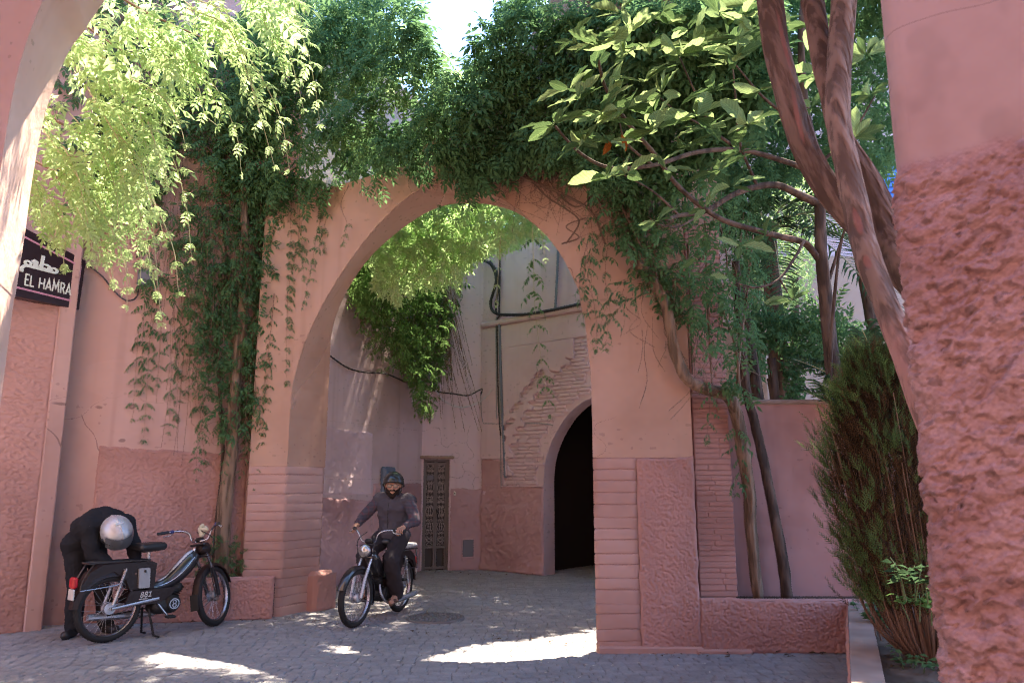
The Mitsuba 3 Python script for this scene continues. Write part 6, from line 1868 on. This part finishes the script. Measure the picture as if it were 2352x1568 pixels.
def hand(wrist, toward, palm, across, curl=1.0, scale=1.0):
    """bones of a hand: toward = wrist to knuckles, palm = out of the palm, across = towards the thumb side"""
    f, p, a = unit(toward), unit(palm), unit(across)
    s = scale
    out = [(wrist, 0.024 * s, wrist + f * 0.03 * s, 0.026 * s)]
    kn = []
    for i, o in enumerate((0.030, 0.010, -0.010, -0.029)):
        base = wrist + f * 0.085 * s * (1 - 0.05 * abs(i - 1)) + a * o * s
        out.append((wrist + f * 0.025 * s + a * o * 0.7 * s, 0.015 * s, base, 0.0115 * s))
        kn.append(base)
    for i, (b, l) in enumerate(zip(kn, (0.072, 0.080, 0.075, 0.060))):
        q, d = b, f
        for seg in range(3):
            ang = (0.55 + 0.55 * seg) * curl
            d = unit(f * math.cos(ang) + p * math.sin(ang))
            n_ = q + d * l * (0.42, 0.32, 0.26)[seg] * s
            out.append((q, (0.0095 - 0.001 * seg) * s, n_, (0.0088 - 0.001 * seg) * s))
            q = n_
    t0 = wrist + f * 0.03 * s + a * 0.026 * s
    t1 = t0 + (f * 0.6 + a * 0.6 + p * 0.4) * 0.035 * s
    t2 = t1 + (f * 0.7 + p * 0.6) * 0.032 * s
    t3 = t2 + (f * 0.5 + p * 0.8 - a * 0.3) * 0.024 * s
    return out + [(t0, 0.014 * s, t1, 0.0115 * s), (t1, 0.011 * s, t2, 0.010 * s), (t2, 0.010 * s, t3, 0.008 * s)]


def head_bones(c, fwd, up, s=1.0):
    f, u = unit(fwd), unit(up)
    l = np.cross(u, f)
    P_ = lambda x, y, z: c + (f * x + l * y + u * z) * s
    out = [(P_(-0.015, 0, 0.035), 0.092 * s, P_(0.015, 0, 0.02), 0.086 * s), (P_(0.02, 0, 0.0), 0.075 * s, P_(0.045, 0, -0.075), 0.045 * s), (P_(0.0, 0, -0.03), 0.07 * s, P_(0.058, 0, -0.095), 0.026 * s),
           (P_(0.085, 0, 0.012), 0.012 * s, P_(0.108, 0, -0.028), 0.013 * s), (P_(0.088, -0.03, 0.022), 0.014 * s, P_(0.088, 0.03, 0.022), 0.014 * s), (P_(0.078, -0.018, -0.062), 0.012 * s, P_(0.078, 0.018, -0.062), 0.012 * s),
           (P_(-0.005, 0.084, 0.0), 0.016 * s, P_(-0.012, 0.088, -0.028), 0.011 * s), (P_(-0.005, -0.084, 0.0), 0.016 * s, P_(-0.012, -0.088, -0.028), 0.011 * s)]
    return out, P_


def shell_up(mesh, keep):
    k = keep(mesh.vertices[mesh.faces].mean(1))
    return trimesh.Trimesh(mesh.vertices, mesh.faces[k], process=False)


plain('skin', (0.40, 0.22, 0.155), 0.5, spec=0.35)
plain('jacket_navy', (0.062, 0.056, 0.070), 0.7, spec=0.25)
plain('trousers_dark', (0.030, 0.025, 0.029), 0.8, spec=0.2)
plain('cloth_black', (0.015, 0.015, 0.019), 0.85, spec=0.2)
plain('beard_dark', (0.025, 0.017, 0.014), 0.9, spec=0.1)
plain('sandal_brown', (0.10, 0.06, 0.045), 0.6)
plain('helmet_black', (0.016, 0.019, 0.020), 0.18, 0.0, 0.6, clearcoat=0.6)
plain('helmet_silver', (0.50, 0.50, 0.53), 0.42, 0.55)
plain('glasses_frame', (0.03, 0.025, 0.02), 0.3)
plain('glasses_lens', (0.12, 0.11, 0.10), 0.10, 0.3, 0.8)


def plaid(p, n, uv):
    a = dr.abs(2 * (p.z * 13.0 - dr.floor(p.z * 13.0)) - 1)
    b = dr.abs(2 * ((p.x + p.y) * 13.0 - dr.floor((p.x + p.y) * 13.0)) - 1)
    l1 = smoothstep(0.72, 0.86, a) * 0.8
    l2 = smoothstep(0.76, 0.90, b) * 0.7
    base = mix((0.058, 0.054, 0.072), (0.085, 0.080, 0.105), smoothstep(0.0, 0.5, dr.abs(a - 0.5)) * 0.5)
    return mix(base, (0.13, 0.042, 0.05), dr.clip(l1 * 0.35 + l2 * 0.7, 0, 1))


scene['plaid_cloth'] = two({'type': 'principled', 'base_color': mikit.proc(plaid), 'roughness': 0.8, 'specular': 0.2})

# ---- the rider
rd = thing('person', 'bearded rider in a dark jacket, black helmet and glasses steering the moving moped', 'person')
fx = lambda x, y, z: fix2((x, y, z))
fw2, lf2 = unit(ML2[:, 0]), unit(ML2[:, 1])
UPV = np.array([0, 0, 1.0])
pel, bel, che, nec = fx(0.29, 0, 0.93), fx(0.30, 0, 1.07), fx(0.325, 0, 1.26), fx(0.345, 0, 1.405)
hc_ = fx(0.385, 0.0, 1.515)
hips = [fx(0.31, s * 0.095, 0.91) for s in (1, -1)]
knees = [fx(0.66, 0.17, 0.66), fx(0.68, -0.17, 0.70)]
ankles = [fx(0.47, 0.185, 0.27), fx(0.42, -0.185, 0.30)]
toes = [fx(0.64, 0.20, 0.215), fx(0.57, -0.20, 0.24)]
shs = [fx(0.325, s * 0.195, 1.345) for s in (1, -1)]
# grips2: right (-1) then left (+1)
gl_, gr_ = grips2[1], grips2[0]
gmid = [(gl_[0] + gl_[1]) / 2, (gr_[0] + gr_[1]) / 2]
wr = []
for (g0, g1), m_, s in ((gl_, gmid[0], 1), (gr_, gmid[1], -1)):
    wr.append(m_ - fw2 * 0.075 + UPV * 0.035 + lf2 * s * 0.005)
elb = []
for s, w_, h_ in ((1, wr[0], shs[0]), (-1, wr[1], shs[1])):
    elb.append((w_ + h_) / 2 + lf2 * s * 0.10 - UPV * 0.075 - fw2 * 0.03)
torso = [(pel - lf2 * 0.07, 0.105, pel + lf2 * 0.07, 0.105), (pel, 0.125, bel, 0.135), (bel, 0.135, che, 0.135), (che - lf2 * 0.06, 0.115, che + lf2 * 0.06, 0.115), (che, 0.12, nec, 0.06), (nec, 0.055, hc_ - UPV * 0.03, 0.05),
         (shs[0], 0.066, shs[1], 0.066), (bel - lf2 * 0.05, 0.11, che - lf2 * 0.09, 0.10), (bel + lf2 * 0.05, 0.11, che + lf2 * 0.09, 0.10)]
arms = [chain([shs[i], elb[i], wr[i]], [0.060, 0.044, 0.029]) for i in (0, 1)]
legs = [chain([hips[i], knees[i], ankles[i]], [0.092, 0.060, 0.040]) + [(ankles[i], 0.038, toes[i] * 0.6 + ankles[i] * 0.4, 0.034), (ankles[i] - UPV * 0.035, 0.03, toes[i], 0.026)] for i in (0, 1)]
look = unit(fw2 + 0.36 * lf2 + UPV * -0.02)
hbn, HP = head_bones(hc_, look, UPV, 1.05)
hands_ = []
for i, s in ((0, 1), (1, -1)):
    bar = unit((gl_, gr_)[i][1] - (gl_, gr_)[i][0])
    hands_ += hand(wr[i], unit(gmid[i] + UPV * 0.02 - wr[i]), -UPV * 0.95 - fw2 * 0.05, -bar, 1.15)
obj('body', bones(torso + arms[0] + arms[1] + legs[0] + legs[1] + hbn + hands_, 0.012, 6), 'skin', rd, True)


def fat(bs, d):
    return [(a, ra + d, b, rb + d) for a, ra, b, rb in bs]


def cloth(bs, seed, amp=0.010, freq=9.0, n=5):
    m = bones(bs, 0.014, n)
    m.fix_normals()
    nrm = np.array(m.vertex_normals)
    v = np.array(m.vertices)
    w = meshkit.fbm(np.column_stack([v[:, 0] * freq, v[:, 1] * freq, v[:, 2] * freq * 1.6]), 3, seed) - 0.5
    return trimesh.Trimesh(v + nrm * (w * amp * 2)[:, None], m.faces, process=False)


hem = [(pel + UPV * 0.0 - lf2 * 0.06, 0.135, pel + lf2 * 0.06, 0.135), (pel + fw2 * 0.06, 0.12, bel, 0.15)]
jk = cloth(fat([t for k_, t in enumerate(torso) if k_ != 5 and k_ != 0], 0.022) + fat(hem, 0.01) + [(shs[0], 0.088, shs[1], 0.088), (che, 0.12, nec - UPV * 0.015, 0.078)], 3, 0.018, 11.0)
obj('jacket', jk, 'jacket_navy', rd, True)
for i in (0, 1):
    obj('sleeve', cloth(chain([shs[i], elb[i], wr[i] - unit(wr[i] - elb[i]) * 0.02], [0.074, 0.058, 0.042]), 5 + i, 0.012), 'plaid_cloth', rd, True)
zip_ = [bel + fw2 * 0.165 - UPV * 0.08, bel + fw2 * 0.165, che + fw2 * 0.155, nec + fw2 * 0.085]
obj('zip', tube(zip_, 0.004, 5, n=5), 'cable_black', rd)
obj('trousers', cloth([(pel - lf2 * 0.07, 0.125, pel + lf2 * 0.07, 0.125)] + sum([chain([hips[i], knees[i], ankles[i] + UPV * 0.03], [0.112, 0.088, 0.082]) for i in (0, 1)], []), 9, 0.022, 8.0), 'trousers_dark', rd, True)
for i in (0, 1):
    d_ = unit(toes[i] - ankles[i])
    obj('sandal', bones([(ankles[i] - UPV * 0.058 - d_ * 0.02, 0.022, toes[i] - UPV * 0.022, 0.020), (toes[i] * 0.7 + ankles[i] * 0.3 - lf2 * 0.03, 0.020, toes[i] * 0.7 + ankles[i] * 0.3 + lf2 * 0.03, 0.020)], 0.012, 2), 'sandal_brown', rd, True)


def helmet_mesh(c, f, u, r, front=0.035, back=-0.05, rows=14, cols=36):
    """an open-face shell with a rim that is higher in front"""
    f, u = unit(f), unit(u)
    l = np.cross(u, f)
    v = []
    for i in range(rows):
        for j in range(cols):
            a = 2 * math.pi * j / cols
            zlow = front * (0.5 + 0.5 * math.cos(a)) + back * (0.5 - 0.5 * math.cos(a))
            lim = math.acos(np.clip(zlow / r, -1, 1))
            th = lim * i / (rows - 1)
            x, y, z = r * 1.10 * math.sin(th) * math.cos(a), r * 0.93 * math.sin(th) * math.sin(a), r * 1.0 * math.cos(th)
            v.append(c + f * x + l * y + u * z)
    for j in range(cols):
        v.append(c + (np.array(v[(rows - 1) * cols + j]) - c) * 0.90)
    ff = []
    for i in range(rows):
        for j in range(cols):
            m_ = (j + 1) % cols
            ff.append([i * cols + j, i * cols + m_, (i + 1) * cols + m_, (i + 1) * cols + j])
    return M().add(np.array(v), np.array(ff))


hm = obj('helmet', helmet_mesh(HP(-0.005, 0, 0.035), look, UPV, 0.132, 0.012, -0.07), 'helmet_black', rd, True)
obj('rim', tube([HP(-0.005, 0, 0.035) + 0.0 * UPV + (unit(look) * 1.11 * math.cos(a) * 0.1315 + np.cross(UPV, unit(look)) * math.sin(a) * 0.1235) + UPV * (0.012 * (0.5 + 0.5 * math.cos(a)) - 0.07 * (0.5 - 0.5 * math.cos(a))) for a in np.linspace(0, 2 * np.pi, 30)], 0.006, 6), 'rubber', hm)
obj('strap', join(*[tube([HP(0.02, s * 0.10, 0.0), HP(0.025, s * 0.085, -0.06), HP(0.04, s * 0.03, -0.128)], 0.007, 5, n=4) for s in (-1, 1)]), 'cable_black', hm)
bd = bones([(HP(0.062, -0.05, -0.055), 0.022, HP(0.066, 0, -0.105), 0.031), (HP(0.062, 0.05, -0.055), 0.022, HP(0.066, 0, -0.105), 0.031), (HP(0.03, 0.068, -0.03), 0.016, HP(0.062, 0.05, -0.065), 0.022), (HP(0.03, -0.068, -0.03), 0.016, HP(0.062, -0.05, -0.065), 0.022),
            (HP(0.092, -0.026, -0.047), 0.010, HP(0.096, 0, -0.042), 0.010), (HP(0.092, 0.026, -0.047), 0.010, HP(0.096, 0, -0.042), 0.010)], 0.008, 3)
obj('beard', bd, 'beard_dark', rd, True)
gs = M()
for s in (-1, 1):
    gs.mesh(hull_spheres([(HP(0.104, s * 0.033 + q * 0.019, 0.004 + w * 0.013), 0.006) for q in (-1, 1) for w in (-1, 1)], 8))
gk = obj('glasses', join(tube([HP(0.0, 0.088, 0.012), HP(0.095, 0.055, 0.010), HP(0.106, 0.012, 0.012), HP(0.106, -0.012, 0.012), HP(0.095, -0.055, 0.010), HP(0.0, -0.088, 0.012)], 0.004, 5)), 'glasses_frame', rd)
obj('lens', gs, 'glasses_lens', gk, True)
obj('mouth', bones([(HP(0.092, -0.018, -0.064), 0.006, HP(0.095, 0.018, -0.064), 0.006)], 0.006, 1), 'skin', rd, True)

# ---- the man bending over the parked moped
bm = thing('person', 'man in black clothes and a silver helmet bending over the parked moped', 'person')
F3, L3_ = unit(np.array([0.86, -0.50, 0])), unit(np.array([0.50, 0.86, 0]))
pv_ = np.array([-4.36, 7.98, 0.90])
q1, q2, q3 = np.array([-4.28, 7.93, 1.05]), np.array([-4.12, 7.86, 1.12]), np.array([-3.99, 7.80, 1.08])
hd3 = np.array([-3.925, 7.745, 1.02])
up3 = unit(np.array([0.28, -0.62, 0.74]))
fw3 = unit(np.array([0.62, -0.28, -0.73]))
fw3 = unit(fw3 - up3 * (fw3 @ up3))
sh3 = [q2 + F3 * 0.06 + L3_ * 0.19 - UPV * 0.02, q2 + F3 * 0.06 - L3_ * 0.19 - UPV * 0.03]
el3 = [sh3[0] + F3 * 0.12 - UPV * 0.24 + L3_ * 0.04, sh3[1] + F3 * 0.03 - UPV * 0.26 + L3_ * 0.04]
wr3 = [el3[0] + F3 * 0.12 - UPV * 0.14 - L3_ * 0.04, el3[1] + F3 * 0.12 - UPV * 0.10 + L3_ * 0.10]
hp3 = [pv_ + L3_ * 0.09, pv_ - L3_ * 0.09]
an3 = [np.array([-4.16, 8.16, 0.09]), np.array([-4.36, 7.93, 0.09])]
kn3 = [(hp3[0] + an3[0]) / 2 + F3 * 0.05, (hp3[1] + an3[1]) / 2 + F3 * 0.03]
to3 = [an3[0] + F3 * 0.17 - UPV * 0.045, an3[1] + unit(F3 * 0.6 - L3_ * 0.8) * 0.17 - UPV * 0.045]
tor3 = [(hp3[0], 0.115, hp3[1], 0.115), (pv_, 0.125, q1, 0.135), (q1, 0.135, q2, 0.13), (q2, 0.13, q3, 0.075), (q3, 0.06, hd3, 0.055), (sh3[0], 0.07, sh3[1], 0.07), (q1 - L3_ * 0.05, 0.12, q2 - L3_ * 0.09, 0.105), (q1 + L3_ * 0.05, 0.12, q2 + L3_ * 0.09, 0.105)]
arm3 = sum([chain([sh3[i], el3[i], wr3[i]], [0.062, 0.045, 0.030]) for i in (0, 1)], [])
leg3 = sum([chain([hp3[i], kn3[i], an3[i]], [0.098, 0.064, 0.042]) + [(an3[i] - UPV * 0.03, 0.036, to3[i], 0.030)] for i in (0, 1)], [])
hb3, HP3 = head_bones(hd3, fw3, up3, 1.0)
hn3 = hand(wr3[0], unit(wr3[0] - el3[0]), -L3_, F3, 0.8) + hand(wr3[1], unit(wr3[1] - el3[1]), L3_, F3, 0.8)
obj('body', bones(tor3 + arm3 + leg3 + hb3 + hn3, 0.012, 6), 'skin', bm, True)
obj('jacket', cloth(fat([t for k_, t in enumerate(tor3) if k_ != 4], 0.025) + [(pv_ - UPV * 0.09, 0.15, pv_, 0.155), (pv_ - UPV * 0.07 - F3 * 0.03 - L3_ * 0.08, 0.11, q1 - F3 * 0.03, 0.13), (q3 - F3 * 0.02, 0.09, q2, 0.13)] +
                    sum([chain([sh3[i], el3[i], wr3[i]], [0.090, 0.070, 0.050]) for i in (0, 1)], []), 13, 0.020), 'cloth_black', bm, True)
obj('trousers', cloth([(hp3[0], 0.13, hp3[1], 0.13)] + sum([chain([hp3[i], kn3[i], an3[i] + UPV * 0.02], [0.118, 0.088, 0.080]) for i in (0, 1)], []), 15, 0.012, 7.0), 'cloth_black', bm, True)
for i in (0, 1):
    obj('shoe', bones([(an3[i] - UPV * 0.03, 0.052, to3[i] + UPV * 0.005, 0.042), (an3[i] - UPV * 0.045, 0.042, to3[i] - UPV * 0.008, 0.034)], 0.014, 3), 'black_vinyl', bm, True)
hm3 = obj('helmet', helmet_mesh(hd3 + up3 * 0.02, fw3, up3, 0.155, -0.02, -0.075), 'helmet_silver', bm, True)
scene['visor_clear'] = {'type': 'thindielectric', 'int_ior': 1.5}
vis = []
lft3 = np.cross(up3, fw3)
for i in range(5):
    for j in range(13):
        a = -1.15 + 2.3 * j / 12
        h = 0.05 - 0.145 * i / 4
        vis.append(hd3 + up3 * (0.02 + h) + (fw3 * 1.10 * math.cos(a) + lft3 * 0.93 * math.sin(a)) * (math.sqrt(max(0.155 ** 2 - (h * 0.55) ** 2, 0.001)) + 0.006))
vf = [[i * 13 + j, i * 13 + j + 1, (i + 1) * 13 + j + 1, (i + 1) * 13 + j] for i in range(4) for j in range(12)]
plain('visor_smoke', (0.20, 0.21, 0.23), 0.12, 0.6)
obj('visor', M().add(np.array(vis), np.array(vf)), 'visor_smoke', hm3, True)
obj('peak', trimesh.Trimesh(*(lambda m_: (m_.vertices, m_.faces))(bones([(hd3 + up3 * 0.165 + fw3 * 0.05 - lft3 * 0.03, 0.012, hd3 + up3 * 0.165 + fw3 * 0.05 + lft3 * 0.03, 0.012), (hd3 + up3 * 0.172 + fw3 * 0.0, 0.012, hd3 + up3 * 0.150 + fw3 * 0.09, 0.010)], 0.01, 2)), process=False), 'helmet_silver', hm3, True)
obj('ridge', tube([hd3 + up3 * (0.02 + 0.158 * math.cos(a)) + fw3 * 0.172 * math.sin(a) for a in np.linspace(-1.3, 1.45, 16)], 0.006, 6), 'helmet_silver', hm3)
obj('rim', tube([hd3 + up3 * (0.02 - 0.02 * (0.5 + 0.5 * math.cos(a)) - 0.075 * (0.5 - 0.5 * math.cos(a))) + fw3 * 0.168 * math.cos(a) + lft3 * 0.145 * math.sin(a) for a in np.linspace(0, 2 * np.pi, 30)], 0.006, 6), 'rubber', hm3)
obj('side_button', tube([hd3 - lft3 * 0.140 + fw3 * 0.03, hd3 - lft3 * 0.156 + fw3 * 0.03], 0.018, 12), 'cable_black', hm3)

# ------------------------------------------------------------------ the street behind the viewer, which closes the courtyard
bh = thing('street_house', 'pink house across the street behind the viewer', 'house')
obj('wall', prism([(-9, -3.4), (9, -3.4), (9, -2.9), (-9, -2.9)], -0.1, 6.8), 'plaster_pink', bh)
obj('cornice', cbox((18, 0.7, 0.2), 0.03, (0, -3.1, 6.9)), 'plaster_pink', bh)
bs_ = thing('street_wall', 'pink wall along the left side of the street beside the viewer', 'wall')
obj('wall', prism([(-5.6, -2.9), (-5.2, -2.9), (-3.5, 3.9), (-4.1, 4.2)], -0.1, 6.2), 'plaster_pink', bs_)
br_ = thing('street_wall', 'pink wall along the right side of the street behind the near pier', 'wall')
obj('wall', prism([(2.4, 1.1), (2.2, 0.9), (4.0, -2.9), (4.4, -2.9)], -0.1, 6.2), 'plaster_pink', br_)
lt_ = thing('litter', 'scattered pale petals and bits of leaf on the paving', 'litter')
lm = M()
for _ in range(150):
    c = ground(rv.uniform(0, 1950), rv.uniform(1335, 1560), 0.02)
    if c[1] < 13 and (c[:2] - JL) @ N > -9:
        a = rv.uniform(0, 6.28)
        q = rv.uniform(0.006, 0.02)
        e1_, e2_ = np.array([math.cos(a), math.sin(a), 0]) * q, np.array([-math.sin(a), math.cos(a), 0]) * q * 0.5
        lm.add([c - e1_, c - e2_ + [0, 0, 0.006], c + e1_, c + e2_ + [0, 0, 0.004]], [[0, 1, 2, 3]])
plain('petal', (0.42, 0.40, 0.34), 0.8)
obj('scraps', lm, 'petal', lt_, kind='stuff')

fl_ = thing('fallen_leaves', 'dry fallen leaves lying along the foot of the walls and in the bed', 'leaf litter')
lf_ = Leaves([leaflet(1.0, 0.45, 0.1, 0.5)])
for _ in range(130):
    a, b = [((-4.3, 8.5), (-2.7, 8.85)), ((1.2, 7.1), (3.0, 7.08)), ((-2.3, 9.9), (-1.7, 13.2)), ((-1.5, 13.4), (0.4, 12.9)), ((-2.6, 9.0), (0.6, 7.4))][int(rv.integers(5))]
    t = rv.random()
    q = np.array(a) * (1 - t) + np.array(b) * t + rv.normal(0, 0.07, 2)
    lf_.add(np.array([*q, 0.022]), unit([rv.normal(), rv.normal(), 0.08]), unit([rv.normal(0, 0.2), rv.normal(0, 0.2), 1.0]), rv.uniform(0.03, 0.07))
for _ in range(120):
    q = C0 + uc * rv.uniform(0.0, 4.0) + nc * rv.uniform(0.2, 1.2)
    lf_.add(np.array([*q, 0.42]), unit([rv.normal(), rv.normal(), 0.1]), unit([rv.normal(0, 0.2), rv.normal(0, 0.2), 1.0]), rv.uniform(0.03, 0.08))
obj('leaves', lf_, 'leaf_dry', fl_, kind='stuff')
